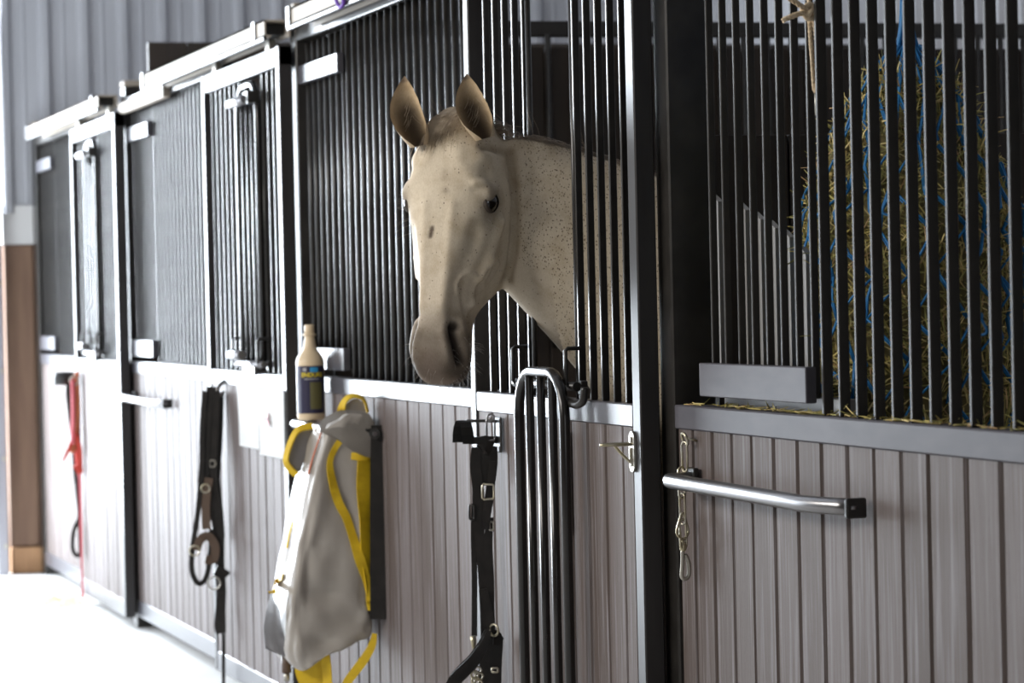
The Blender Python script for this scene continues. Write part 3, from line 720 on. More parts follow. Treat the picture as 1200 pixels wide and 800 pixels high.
# ------------------------------------------------------------------ notices on the doors
def sheet(px0, py0, px1, py1, Y, label, ink=None):
    a, b = at(px0, (py0+py1)/2, Y), at(px1, (py0+py1)/2, Y); z1, z0 = at((px0+px1)/2, py0, Y).z, at((px0+px1)/2, py1, Y).z
    bm = BM(); n = 8; rws = []
    for i in range(n+1):
        u = i/n; x = a.x+(b.x-a.x)*u
        rws.append([bm.verts.new((x, Y-.003-.006*(v-1)**2*(.4+.6*sin(3*u+1)), z1+(z0-z1)*v)) for v in np.linspace(0, 1, 6)])
    for A, B in zip(rws, rws[1:]):
        for k in range(5): bm.faces.new((A[k], A[k+1], B[k+1], B[k]))
    bmesh.ops.solidify(bm, geom=bm.faces[:], thickness=.0008)
    o = obj('notice', bm, M['paper']); tag(o, label, 'notice'); o['group'] = 'paper notices on the stall doors'; return o, a, b, z0, z1
sheet(281, 453, 304, 524, -.060, 'white paper notice beside the halter, left one of the pair')
s2, a, b, z0, z1 = sheet(305, 456, 334, 535, -.062, 'white paper notice with a faint pink mark, right one of the pair')
bm = BM(); xm = a.x+(b.x-a.x)*.42
ribbon(bm, [(xm+.02, -.075, z0+.62*(z1-z0)), (xm-.03, -.075, z0+.55*(z1-z0)), (xm+.03, -.075, z0+.48*(z1-z0))], .018, Vector((0, -1, 0)), .0006)
obj('ink_mark', bm, M['ink'], s2)
sheet(112, 437, 138, 495, -.060, 'white paper notice on the farthest stall door, beside the red halter')

# ------------------------------------------------------------------ halters and bridles
def buckle(c, wd, ht, m, parent, n=Vector((1, -.3, 0)), r=.003, name='buckle'):
    n = n.normalized(); s = n.cross(Vector((0, 0, 1))).normalized(); up = Vector((0, 0, 1)); c = Vector(c)
    p = [c+s*(wd/2*sx*k1)+up*(ht/2*sz*k2) for sx, sz, k1, k2 in ((1, 1, .8, 1), (1, 1, 1, .8), (1, -1, 1, .8), (1, -1, .8, 1), (-1, -1, .8, 1), (-1, -1, 1, .8), (-1, 1, 1, .8), (-1, 1, .8, 1))]
    return obj(name, tube(BM(), p, r, 6, True), m, parent)
def ring(c, r, m, parent, n=Vector((1, -.3, 0)), t=.003, name='ring'):
    n = n.normalized(); s = n.cross(Vector((0, 0, 1))).normalized(); c = Vector(c)
    return obj(name, tube(BM(), [c+s*r*cos(a)+Vector((0, 0, r*sin(a))) for a in np.linspace(0, 2*pi, 17)[:-1]], t, 6, True), m, parent)
FC = Vector((1, -.3, 0))
# near bridle on a black bracket beside the grey stile
XB = at(584, 500, -.058).x
hk = thing('bridle_bracket', (XB, -.058, atX(570, 500, XB).z), "black bridle bracket on the horse's door, left of the folded grille", 'bracket')
g = lambda px, py, dx=0.0: atX(px, py, XB+dx)
obj('top_wire', tube(BM(), [g(546, 493), g(578, 493), g(583, 494)], .004, 6), M['black'], hk)
bm = BM()
rws = []
for t in np.linspace(0, 1, 9):
    a = pi*(1-t); rws.append((cos(a), sin(a)))
c = g(546, 505); zt, zb2 = g(546, 492).z, g(546, 519).z
for dx in (-.04, .04):
    pass
prev = None
for u, v in rws:
    q = [Vector((XB+.045*u, c.y-.022+dy, zb2+(zt-zb2)*v)) for dy in (0, .030)]
    vv = [bm.verts.new(k) for k in q]
    if prev: bm.faces.new((prev[0], prev[1], vv[1], vv[0]))
    prev = vv
bmesh.ops.solidify(bm, geom=bm.faces[:], thickness=.004)
obj('cradle', bm, M['black_dull'], hk)
a, b = g(548, 513), g(583, 519)
obj('arm', box(BM(), (XB-.012, a.y, b.z), (XB+.012, -.062, a.z+.002), .002), M['black_dull'], hk)
zz0, zz1 = g(580, 530).z, g(580, 488).z
obj('back_plate', box(BM(), (XB-.03, -.0635, zz0), (XB+.03, -.0572, zz1), .003), M['black_dull'], hk)
buckle(g(575, 503, .012), .020, .052, M['chrome'], hk, FC, .003, 'wire_frame')
ring(g(575, 489, .012), .008, M['chrome'], hk, FC, .003, 'nut')
br = thing('bridle', tuple(g(568, 524)), 'black leather bridle hanging from the black bracket beside the folded grille', 'bridle')
L_ = M['leather']
def clampY(v): v.y = min(v.y, -.070); return v
def st(pts, wid, name='strap', par=br, m=None, dx=0.0, n=FC, th=.004, gg=None): return obj(name, ribbon(BM(), [clampY((gg or g)(px, py, dx)) for px, py in pts], wid, n, th), m or L_, par)
st([(563, 524), (568, 521), (577, 524)], .045, dx=.01)
st([(558, 524), (557, 545), (560, 570), (561, 600), (562, 630), (565, 660), (568, 700), (570, 740), (571, 800), (571, 850)], [.022, .026, .028, .03, .024, .024, .026, .028, .03, .03])
st([(571, 522), (570, 545), (574, 565)], [.05, .055, .03], dx=.006)
st([(577, 540), (576, 560), (573, 585), (570, 606), (570, 620)], [.016, .02, .022, .02, .016], dx=.02)
st([(574, 606), (572, 640), (573, 680), (573, 720), (575, 760), (578, 800), (580, 850)], [.018, .022, .026, .028, .03, .034, .034], dx=.012)
st([(556, 590), (555, 625), (556, 670), (556, 720), (556, 745)], .014, dx=-.02)
st([(566, 690), (573, 720), (575, 735)], .02, dx=.02)
st([(572, 738), (566, 755), (556, 772), (544, 785), (533, 797), (524, 815)], [.016, .026, .032, .034, .032, .03], dx=.03, n=Vector((1, -.1, .5)), th=.01)
st([(573, 735), (566, 750), (553, 768), (540, 781), (528, 793)], [.006]*5, dx=.042, name='rein_edge', m=M['leather'])
st([(568, 745), (566, 770), (563, 810)], .016, dx=-.012)
st([(577, 742), (582, 748), (580, 775), (579, 800)], [.02, .03, .034, .036], dx=.022)
st([(578, 750), (586, 750), (590, 751)], [.02, .024, .01], name='keeper', dx=.03)
buckle(g(572, 576, .03), .028, .036, M['brass'], br); buckle(g(576, 616, .02), .010, .020, M['zinc'], br); buckle(g(553, 600), .012, .034, M['black'], br, name='loop')
ring(g(579, 738, .03), .014, M['brass'], br, Vector((.6, -1, 0))); buckle(g(580, 785, .04), .014, .01, M['brass'], br)
obj('snap', tube(BM(), [g(554, 745), g(555, 752), g(555, 760)], [.007, .007, .004], 8), M['brass'], br)
bm = BM()
for k, (px, py) in enumerate(((559, 785), (556, 790), (561, 792), (557, 797), (560, 800), (555, 805))):
    qc = g(px, py, .02); tube(bm, [qc+Vector((.004, .010*cos(a), .009*sin(a))) for a in np.linspace(0, 2*pi, 9)[:-1]], .0028, 5, True)
obj('curb_chain', bm, M['brass'], br)
# dark halter with lead on the door with notices
XM = at(262, 460, -.06).x; gm = lambda px, py, dx=0.0: atX(px, py, XM+dx)
hk2 = thing('wall_hook', tuple(gm(258, 455)), 'small steel hook holding the black halter beside the white notices', 'hook')
obj('hook_wire', tube(BM(), catmull([gm(265, 446), gm(258, 450), gm(254, 458), gm(258, 463), gm(262, 458)], 4), .008, 8), M['chrome'], hk2)
hl = thing('halter', tuple(gm(250, 470)), 'black halter and lead rope hanging left of the white paper notices', 'halter')
sm = lambda pts, wid, name='strap', m=None, dx=0.0, th=.006: st(pts, wid, name, hl, m, dx, FC, th, gm)
sm([(250, 453), (248, 490), (247, 540), (245, 580), (243, 610)], [.045, .05, .045, .035, .025])
sm([(247, 455), (243, 500), (241, 550), (239, 585)], [.022, .026, .024, .018], dx=.025)
sm([(254, 458), (252, 500), (250, 545), (251, 575)], .024, dx=.03)
sm([(240, 458), (237, 500), (236, 550), (232, 600), (226, 640), (225, 668), (232, 683), (241, 678), (246, 655), (248, 620)], .018, dx=.03)
sm([(258, 462), (256, 520), (254, 560), (258, 600), (260, 630)], [.03, .028, .024, .022, .022], dx=-.02)
sm([(250, 560), (252, 590), (256, 620), (258, 660), (260, 690), (259, 725)], [.03, .035, .04, .03, .03, .03], dx=.02)
sm([(245, 560), (241, 590), (242, 620)], .03, m=M['brown_leather'], dx=.035)
sm([(230, 645), (235, 632), (244, 628), (252, 640), (250, 655), (240, 655)], .03, 'noseband', M['brown_leather'], dx=.04)
sm([(252, 668), (262, 672), (271, 675)], .035, 'keeper', dx=.03)
sm([(259, 700), (258, 730), (259, 742)], [.03, .04, .035], dx=.03)
sm([(262, 742), (262, 800), (263, 850)], .012, 'lead_end', dx=.02)
ring(gm(251, 683, .03), .022, M['zinc'], hl); ring(gm(228, 645, .045), .018, M['brass'], hl); ring(gm(241, 572, .04), .015, M['brass'], hl); ring(gm(249, 543, .03), .012, M['zinc'], hl)
# red and black halter on the farthest door
XF = at(92, 440, -.06).x; gf = lambda px, py, dx=0.0: atX(px, py, XF+dx)
hk3 = thing('halter_hook', tuple(gf(86, 443)), 'dark round hook holding the red rope halter on the farthest door', 'hook')
obj('hook_block', lathe(BM(), [(.045, -.03), (.05, 0), (.045, .03)], tuple(clampY(gf(84, 443, -.03))+Vector((0, -.04, 0))), 14), M['black_dull'], hk3)
hf = thing('rope_halter', tuple(gf(90, 460)), 'red and black rope halter with a long pink lead on the farthest door', 'halter')
sf = lambda pts, wid, name='strap', m=None, dx=0.0, th=.010: st(pts, wid, name, hf, m, dx, FC, th, gf)
sf([(84, 437), (82, 460), (84, 490), (86, 520), (88, 550), (91, 580), (93, 605), (87, 620), (85, 640), (89, 650), (97, 648), (101, 630), (97, 612)], [.03, .04, .03, .02]+[.018]*9, 'lead_rope', M['leather'])
for k, (pts, m_) in enumerate((([(92, 436), (90, 465), (92, 495), (90, 530), (96, 556)], 'red'), ([(95, 437), (97, 462), (94, 500), (99, 535), (101, 555)], 'red'), ([(98, 440), (99, 470), (98, 505), (95, 540), (99, 552)], 'red'),
                            ([(87, 440), (88, 470), (90, 500), (87, 528)], 'orange'), ([(90, 437), (93, 480), (88, 512), (84, 530)], 'orange'), ([(85, 445), (86, 485), (85, 520)], 'pink'))):
    obj('rope_strand', twisted(BM(), [clampY(gf(px, py, .02+.006*k)) for px, py in pts], .011), M[m_], hf)
sf([(85, 515), (79, 530), (74, 540)], [.016, .014, .008], m=M['red'], dx=.05)
sf([(85, 505), (92, 520), (99, 528), (102, 545), (95, 553), (88, 545)], .022, 'rope_noseband', M['red'], dx=.05)
sf([(97, 550), (96, 590), (97, 620), (101, 650), (101, 680), (99, 700)], [.016, .012, .014, .010, .009, .014], 'rope_lead', M['pink'], dx=.03)
ring(gf(87, 446, .05), .02, M['zinc'], hf)
#SECTION3
# ------------------------------------------------------------------ the horse
PSI, TAU = radians(27), radians(10)
bk = -_f
N0 = bk*cos(PSI) - _r*sin(PSI); WD = _r*cos(PSI) + bk*sin(PSI)          # face direction (level) and the horse's left
HA = (-_u*cos(TAU) + N0*sin(TAU)).normalized(); HN = (N0*cos(TAU) + _u*sin(TAU)).normalized()
_tl = 0.035                                                            # small sideways tilt of the head
HA, WD = (HA*cos(_tl) - WD*sin(_tl)).normalized(), (WD*cos(_tl) + HA*sin(_tl)).normalized()
HP = atD(525, 136, 6.93)
def wa_(a): return a*.83 if a < .24 else .1992+(a-.24)*1.019
def wa_inv(a): return np.where(a < .1992, a/.83, .24+(a-.1992)/1.019)
def hl2w(a, d, w): return HP + HA*wa_(a) + HN*d + WD*w
HSEC = [
 (-.040, [(0, -.045), (.018, -.046), (.032, -.055), (.036, -.07), (.032, -.09), (.018, -.10), (0, -.105)]),
 (-.022, [(0, -.022), (.026, -.024), (.044, -.042), (.050, -.075), (.047, -.11), (.03, -.13), (0, -.138)]),
 (.000, [(0, -.010), (.034, -.012), (.055, -.035), (.062, -.075), (.060, -.13), (.04, -.16), (0, -.17)]),
 (.050, [(0, .002), (.043, -.003), (.073, -.030), (.080, -.08), (.078, -.16), (.055, -.21), (0, -.22)]),
 (.110, [(0, .011), (.054, .005), (.097, -.020), (.104, -.075), (.090, -.17), (.06, -.235), (0, -.245)]),
 (.165, [(0, .014), (.059, .006), (.107, -.022), (.113, -.070), (.095, -.17), (.066, -.255), (0, -.262)]),
 (.205, [(0, .012), (.060, .003), (.111, -.026), (.118, -.062), (.097, -.16), (.068, -.262), (0, -.268)]),
 (.240, [(0, .009), (.058, .000), (.105, -.030), (.115, -.066), (.098, -.155), (.068, -.262), (0, -.268)]),
 (.285, [(0, .006), (.052, -.002), (.092, -.030), (.107, -.074), (.098, -.150), (.070, -.262), (0, -.272)]),
 (.335, [(0, .003), (.047, -.005), (.080, -.031), (.096, -.078), (.091, -.145), (.064, -.252), (0, -.262)]),
 (.385, [(0, .001), (.042, -.006), (.067, -.030), (.083, -.072), (.082, -.140), (.060, -.252), (0, -.262)]),
 (.435, [(0, -.001), (.037, -.008), (.054, -.029), (.066, -.064), (.066, -.112), (.047, -.200), (0, -.208)]),
 (.485, [(0, -.003), (.034, -.009), (.048, -.029), (.056, -.060), (.055, -.096), (.040, -.148), (0, -.154)]),
 (.530, [(0, -.006), (.037, -.011), (.055, -.029), (.062, -.058), (.056, -.094), (.040, -.140), (0, -.146)]),
 (.570, [(0, -.012), (.040, -.016), (.062, -.033), (.070, -.062), (.061, -.096), (.042, -.142), (0, -.148)]),
 (.603, [(0, -.022), (.036, -.025), (.058, -.042), (.065, -.066), (.059, -.096), (.041, -.138), (0, -.144)]),
 (.628, [(0, -.036), (.030, -.038), (.048, -.050), (.055, -.069), (.051, -.094), (.035, -.128), (0, -.132)]),
 (.646, [(0, -.054), (.021, -.055), (.034, -.060), (.037, -.071), (.033, -.085), (.021, -.098), (0, -.101)]),
 (.653, [(0, -.066), (.010, -.066), (.016, -.069), (.018, -.074), (.016, -.08), (.01, -.086), (0, -.088)])]
def loft(bm, sections):
    rows = [[bm.verts.new(p) for p in s] for s in sections]; n = len(rows[0])
    for A, B in zip(rows, rows[1:]):
        for k in range(n): bm.faces.new((A[k], A[(k+1) % n], B[(k+1) % n], B[k]))
    bm.faces.new(rows[0][::-1]); bm.faces.new(rows[-1])
hb_bm = BM()
# head
hs = []
for a, half in HSEC:
    ring_ = [(w_, d_) for w_, d_ in half] + [(-w_, d_) for w_, d_ in half[-2:0:-1]]
    hs.append([Vector((w_, d_, a)) for w_, d_ in [(v.x, v.y) for v in catmull([(w_, d_, 0) for w_, d_ in ring_], 4, True)]])
nk = len(hs[0]); fine = []
cols = [catmull([s[k] for s in hs], 3) for k in range(nk)]
for i in range(len(cols[0])): fine.append([hl2w(cols[k][i].z, cols[k][i].y, cols[k][i].x) for k in range(nk)])
loft(hb_bm, fine)
# neck and trunk: crest point, underside point (X, Y, Z), half width
TR = [((-6.80, -.245, 1.735), (-6.80, -.185, 1.50), .050), ((-6.775, -.185, 1.757), (-6.80, -.130, 1.43), .068), ((-6.74, -.09, 1.748), (-6.76, -.075, 1.36), .080), ((-6.70, .03, 1.722), (-6.72, .010, 1.255), .092),
      ((-6.67, .16, 1.678), (-6.69, .075, 1.165), .112), ((-6.65, .34, 1.615), (-6.66, .135, 1.06), .150), ((-6.64, .54, 1.545), (-6.65, .22, .94), .195), ((-6.64, .78, 1.50), (-6.65, .46, .80), .225),
      ((-6.64, 1.00, 1.49), (-6.65, .86, .755), .245), ((-6.64, 1.30, 1.42), (-6.64, 1.24, .76), .28), ((-6.64, 1.60, 1.435), (-6.64, 1.6, .83), .285), ((-6.64, 1.84, 1.45), (-6.64, 1.88, .93), .27),
      ((-6.64, 2.02, 1.37), (-6.64, 2.05, 1.0), .20), ((-6.64, 2.10, 1.27), (-6.64, 2.11, 1.1), .09)]
ts = []
for cr, un, hw in TR:
    cr, un = Vector(cr), Vector(un); c = (cr+un)/2; ax = (cr-un)/2; row = []
    for k in range(28):
        a = 2*pi*k/28; u = sin(a); v = cos(a)
        wprof = hw*(math.copysign(abs(u)**.85, u))*(1-.28*max(0, v)**1.5)
        row.append(c+ax*v+Vector((wprof, 0, 0)))
    ts.append(row)
cols = [catmull([s[k] for s in ts], 4) for k in range(28)]
loft(hb_bm, [[cols[k][i] for k in range(28)] for i in range(len(cols[0]))])
# legs
def leg(pts): tube(hb_bm, catmull([p for p, r in pts], 4), [v.x for v in catmull([Vector((r, 0, 0)) for p, r in pts], 4)], 14)
for sx in (-1, 1):
    X = -6.645+sx*.135
    leg([((X, .40, 1.05), .12), ((X, .42, .85), .095), ((X, .43, .66), .062), ((X, .43, .50), .046), ((X, .435, .44), .048), ((X, .44, .38), .036), ((X, .44, .22), .030), ((X, .43, .16), .038), ((X, .40, .10), .034), ((X, .385, .07), .048), ((X, .375, .06), .052)])
    X = -6.645+sx*.15
    leg([((X, 1.78, 1.15), .17), ((X, 1.74, .92), .14), ((X, 1.78, .74), .085), ((X, 1.90, .58), .056), ((X, 1.95, .50), .054), ((X, 1.935, .40), .040), ((X, 1.91, .24), .034), ((X, 1.90, .17), .040), ((X, 1.865, .11), .036), ((X, 1.845, .07), .050), ((X, 1.835, .06), .054)])
me = to_mesh('horse', hb_bm)
tmp = bpy.data.objects.new('tmp', me); COL.objects.link(tmp)
rm = tmp.modifiers.new('r', 'REMESH'); rm.mode = 'VOXEL'; rm.voxel_size = .0058
sm_ = tmp.modifiers.new('s', 'SMOOTH'); sm_.factor = .5; sm_.iterations = 5
dg = bpy.context.evaluated_depsgraph_get(); me2 = bpy.data.meshes.new_from_object(tmp.evaluated_get(dg)); bpy.data.objects.remove(tmp)
nv = len(me2.vertices); V = np.empty(nv*3, np.float32); me2.vertices.foreach_get('co', V); V = V.reshape(-1, 3).astype(float)
ne = len(me2.edges); E_ = np.empty(ne*2, np.int32); me2.edges.foreach_get('vertices', E_); E_ = E_.reshape(-1, 2)
deg = np.bincount(E_.ravel(), minlength=nv).astype(float)
def lap(A, w):
    s = np.zeros_like(A)
    for c in range(A.shape[1]): s[:, c] = np.bincount(E_[:, 0], A[E_[:, 1], c], nv)+np.bincount(E_[:, 1], A[E_[:, 0], c], nv)
    return A+w[:, None]*(s/deg[:, None]-A)
hp, ha, hn_, hw_ = (np.array(v) for v in (HP, HA, HN, WD))
def loc(): r = V-hp; return np.c_[wa_inv(r@ha), r@hn_, r@hw_]
# melt the join of head and neck
L0 = loc(); jw = np.exp(-((L0[:, 0]-.10)/.14)**2)*np.clip((-.10-L0[:, 1])/.06, 0, 1)*(L0[:, 1] > -.45)
for _ in range(4): V = lap(V, .6*jw)
tree0 = BVHTree.FromPolygons([tuple(v) for v in V], [list(p.vertices) for p in me2.polygons])
def snap(a, d, w_):
    q = tree0.find_nearest(hl2w(a, d, w_))[0]; r = np.array(q)-hp
    return np.array((float(wa_inv(r@ha)), r@hn_, r@hw_))
def normals():
    me2.vertices.foreach_set('co', V.astype(np.float32).ravel()); me2.update(); n = np.empty(nv*3, np.float32); me2.vertices.foreach_get('normal', n) if False else me2.vertex_normals.foreach_get('vector', n); return n.reshape(-1, 3).astype(float)
NRM = normals(); LOC = loc()
def seg_d(path, side, L=None):
    L = LOC if L is None else L; P = [snap(a, d, w_*side) for a, d, w_ in path]; best = np.full(nv, 9.)
    if len(P) == 1: return np.linalg.norm(L-P[0], axis=1)
    for p, q in zip(P, P[1:]):
        e = q-p; t = np.clip((L-p)@e/(e@e), 0, 1); best = np.minimum(best, np.linalg.norm(L-(p+t[:, None]*e), axis=1))
    return best
DISP = np.zeros(nv)
def brush(path, r, amt, sides=(1, -1)):
    global DISP
    for s in sides: DISP = DISP + amt*np.exp(-(seg_d(path, s)/r)**2)
brush([(.150, -.028, .098), (.175, -.03, .104)], .022, -.010)                       # hollow above the eye
brush([(.190, -.022, .100), (.205, -.026, .110), (.225, -.034, .112)], .014, .0085)   # brow
brush([(.232, -.050, .112)], .019, -.006)                                           # eye socket
brush([(.255, -.045, .104), (.285, -.05, .094)], .014, -.003)
brush([(.265, -.088, .108), (.32, -.088, .094), (.385, -.078, .074), (.40, -.075, .069)], .012, .0105)  # facial crest
brush([(.31, -.035, .072), (.40, -.032, .052), (.50, -.028, .046)], .022, -.0075)
brush([(.25, .0, .035), (.36, -.004, .031), (.48, -.007, .029)], .013, .004)
brush([(.05, .0, .030), (.13, .010, .045), (.19, -.005, .085)], .018, .004)
brush([(.42, -.105, .060), (.50, -.095, .054)], .018, -.003)
brush([(.36, -.135, .083), (.40, -.118, .072), (.44, -.092, .06), (.47, -.072, .055)], .0068, .0095)   # face veins
brush([(.355, -.09, .085), (.375, -.105, .078), (.41, -.098, .067)], .0062, .0080)
brush([(.44, -.115, .056), (.47, -.10, .054), (.50, -.085, .053)], .008, -.0075)
brush([(.20, -.16, .10), (.30, -.17, .092)], .060, .006)                            # jowl
brush([(.30, -.232, .075), (.35, -.20, .075)], .020, .004)
brush([(.60, -.118, .0), (.615, -.112, .02)], .022, .006)                           # chin
brush([(.515, -.048, .058), (.545, -.054, .065), (.575, -.062, .069), (.60, -.070, .060)], .012, .0095)     # nostril wing
brush([(.54, -.014, .032), (.57, -.022, .040), (.597, -.036, .040)], .010, .0045)
brush([(.535, -.10, .052), (.58, -.102, .052), (.615, -.096, .046), (.64, -.086, .028), (.650, -.082, 0)], .0058, -.0060)   # mouth line
NOST = [(.522, -.034, .046), (.530, -.028, .042), (.548, -.030, .046), (.572, -.037, .054), (.588, -.046, .056), (.596, -.054, .053)]
brush(NOST, .0095, -.024); brush([(.50, -.03, .045), (.53, -.025, .046)], .012, -.003)
LOC0 = LOC.copy()
def face(px, py):
    h = tree0.ray_cast(CAM, ray(px, py).normalized())[0] or tree0.find_nearest(atD(px, py, 6.85))[0]; r = np.array(h)-hp; return (float(wa_inv(r@ha)), r@hn_, r@hw_)
def fpath(*pts): return [face(*p) for p in pts]
JAW = fpath((589, 150), (598, 178), (603, 215), (605, 255), (603, 295), (596, 326))
brush(JAW, .011, -.010, (1,)); brush(fpath((588, 200), (593, 250), (590, 300), (580, 330)), .020, .006, (1,))
brush(fpath((537, 343), (536, 333), (541, 324), (549, 320), (556, 321)), .0052, .0075, (1,))
brush(fpath((571, 308), (562, 319), (554, 338), (550, 360)), .0065, .0080, (1,)); brush(fpath((545, 335), (543, 352), (545, 368)), .006, -.005, (1,)); brush(fpath((561, 332), (557, 350)), .006, -.005, (1,))
brush(fpath((584, 258), (581, 285), (570, 306)), .010, .006, (1,)); brush(fpath((560, 262), (556, 290)), .016, -.005, (1,))
brush(fpath((556, 214), (568, 213), (583, 222)), .0075, .005, (1,)); brush(fpath((555, 222), (567, 221)), .006, -.004, (1,))
brush([(.00, -.125, .075), (.06, -.20, .085), (.14, -.262, .08), (.24, -.285, .075)], .015, -.014)
V = V + NRM*DISP[:, None]
NRM = normals(); LOC = loc()
LOC1 = LOC
LOCP = LOC0
def paint(path, r, sides=(1, -1), hard=1.0):
    m_ = np.zeros(nv)
    for s in sides: m_ = np.maximum(m_, np.exp(-(seg_d(path, s, LOCP)/r)**(2*hard)))
    return m_
HEADM = np.clip((-LOC[:, 1] < .36) & (LOC[:, 0] < .75) & (LOC[:, 0] > -.08) & (np.abs(LOC[:, 2]) < .2), 0, 1)
C = np.empty((nv, 3)); C[:] = (.64, .555, .43)
def lay(m_, c):
    global C
    m_ = np.clip(m_, 0, 1)[:, None]; C = C*(1-m_)+np.array(c)*m_
ax_ = LOC[:, 0]
lay(HEADM*np.clip(1-ax_/.2, 0, 1)*.35, (.60, .50, .36))
lay(HEADM*np.clip((ax_-.30)/.22, 0, 1)*.40, (.50, .43, .36))
lay(HEADM*np.clip((ax_-.47)/.08, 0, 1)*.88, (.15, .124, .10))
lay(HEADM*np.clip((ax_-.575)/.05, 0, 1)*.80, (.07, .056, .046))
lay(paint([(.60, -.03, 0), (.62, -.045, 0)], .03, (1,))*.6, (.14, .105, .085))
lay(paint([(.645, -.075, .0), (.64, -.07, .03)], .02)*.55, (.34, .26, .20))
lay(paint(NOST, .012, (1, -1), 2)*.97, (.022, .016, .014)); lay(paint([(.52, -.062, .066), (.555, -.068, .070), (.59, -.070, .066)], .014)*.35, (.16, .13, .11))
lay(paint([(.535, -.10, .052), (.58, -.102, .052), (.615, -.096, .046), (.64, -.086, .028), (.650, -.082, 0)], .006)*.85, (.05, .036, .03))
lay(paint([(.232, -.050, .112)], .026)*.95, (.055, .045, .04)); lay(paint([(.245, -.046, .106), (.27, -.05, .10)], .026)*.6, (.17, .145, .12)); lay(paint([(.205, -.03, .112)], .03)*.5, (.25, .21, .17))
lay(paint([(.305, .005, -.012), (.322, .003, -.015)], .0062, (1,), 2)*.9, (.06, .035, .025)); lay(paint([(.215, .012, .018)], .008, (1,))*.55, (.15, .10, .07)); lay(paint([(.16, .014, .012), (.18, .014, .014)], .010, (1,))*.35, (.25, .17, .11))
lay(paint([(.00, -.125, .075), (.06, -.20, .085), (.14, -.262, .08), (.24, -.285, .075)], .014)*.45, (.25, .20, .15)); lay(paint([(-.02, -.08, .078), (.05, -.16, .088), (.13, -.24, .085)], .035, (1,))*.35, (.27, .20, .14))  # shade in the groove behind the cheek, painted into the coat
hoof = np.clip((.115-V[:, 2])/.02, 0, 1); lay(paint(JAW, .012, (1,))*.55, (.22, .165, .11))  # hoof mask; shade along the jaw edge painted into the coat
lay(hoof, (.06, .05, .045)); lay(np.clip((.6-V[:, 2])/.25, 0, 1)*.4*(1-hoof), (.25, .22, .20))
lay((V[:, 1] > .3)*.25, (.45, .40, .34))
SPK = np.where(HEADM > 0, .06, .85)*(V[:, 2] > .6)
NKM = np.maximum(np.clip((-LOC[:, 1]-.24)/.03, 0, 1), np.clip((LOC[:, 2]-.122)/.012, 0, 1))*(LOC[:, 0] < .36); SPK = np.maximum(SPK, .85*NKM*(V[:, 2] > .6)); SPK = np.maximum(SPK, .9*np.exp(-((LOC[:, 1]+.22)/.06)**2)*(LOC[:, 2] > 0)*(LOC[:, 0] < .2)); SPK = np.maximum(SPK, .55*HEADM*np.exp(-((LOC[:, 0]-.03)/.06)**2)*(LOC[:, 1] > -.1))
# a few extra pieces of the same body: ears and eyelids, appended to the mesh
EV, EF, EC, ES = [], [], [], []
def add_grid(P, colr, closed=False):
    n0 = len(EV) + nv; m_, n_ = P.shape[:2]
    EV.extend(P.reshape(-1, 3)); EC.extend(colr.reshape(-1, 3)); ES.extend([.0]*(m_*n_))
    for i in range(m_-1):
        for j in range(n_ if closed else n_-1): EF.append((n0+i*n_+j, n0+i*n_+(j+1) % n_, n0+(i+1)*n_+(j+1) % n_, n0+(i+1)*n_+j))
CAMBK = np.array(bk); CR = np.array(R_); CU = np.array(U_)
def ear(base_px, tip_px, D, fyaw, wid, lean):
    b = np.array(atD(*base_px, D)); t = np.array(atD(*tip_px, D-.01)); up = t-b; Lh = np.linalg.norm(up); up /= Lh
    fw = CAMBK*cos(fyaw)+CR*sin(fyaw); fw = fw-up*(fw@up); fw /= np.linalg.norm(fw); sd = np.cross(up, fw)
    nt_, ns = 30, 25; T = np.linspace(0, 1, nt_); S = np.linspace(-1, 1, ns)
    outer = np.zeros((nt_, ns, 3)); inner = outer.copy(); ci = np.zeros((nt_, ns, 3)); co = np.zeros((nt_, ns, 3))
    for i, q in enumerate(T):
        w_ = wid*(np.interp(q, (0, .12, .3, .48, .65, .8, .92, 1), (.62, .80, .97, 1.0, .88, .62, .28, .02)))
        beta = np.interp(q, (0, .25, .6, 1), (2.7, 1.85, 1.35, 1.0)); cen = b+up*Lh*(q*1.06-.06)+sd*lean*wid*sin(pi*q**1.2)*.35+fw*.012*sin(pi*q)
        th = .0045*(1-.75*q)
        for j, s in enumerate(S):
            a = s*beta; rr_ = w_/max(sin(min(beta, pi/2)), .6)
            dirv = sd*sin(a)-fw*cos(a)*.85; p = cen+dirv*rr_+fw*rr_*.35
            outer[i, j] = p; inner[i, j] = p-dirv*th*(1-abs(s)**6)
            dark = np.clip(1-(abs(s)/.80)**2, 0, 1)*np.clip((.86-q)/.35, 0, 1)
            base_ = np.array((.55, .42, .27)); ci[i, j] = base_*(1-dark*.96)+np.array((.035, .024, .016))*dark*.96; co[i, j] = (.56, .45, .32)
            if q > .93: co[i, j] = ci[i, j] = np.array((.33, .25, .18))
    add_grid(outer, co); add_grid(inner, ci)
    for sdn in (0, ns-1):
        add_grid(np.stack([outer[:, sdn], inner[:, sdn]], 1), np.stack([co[:, sdn], ci[:, sdn]], 1))
    return b, up, fw, sd, Lh
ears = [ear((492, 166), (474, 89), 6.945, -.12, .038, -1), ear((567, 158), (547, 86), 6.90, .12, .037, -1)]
EYE = [(.233, -.052, .0955), (.233, -.052, -.0955)]
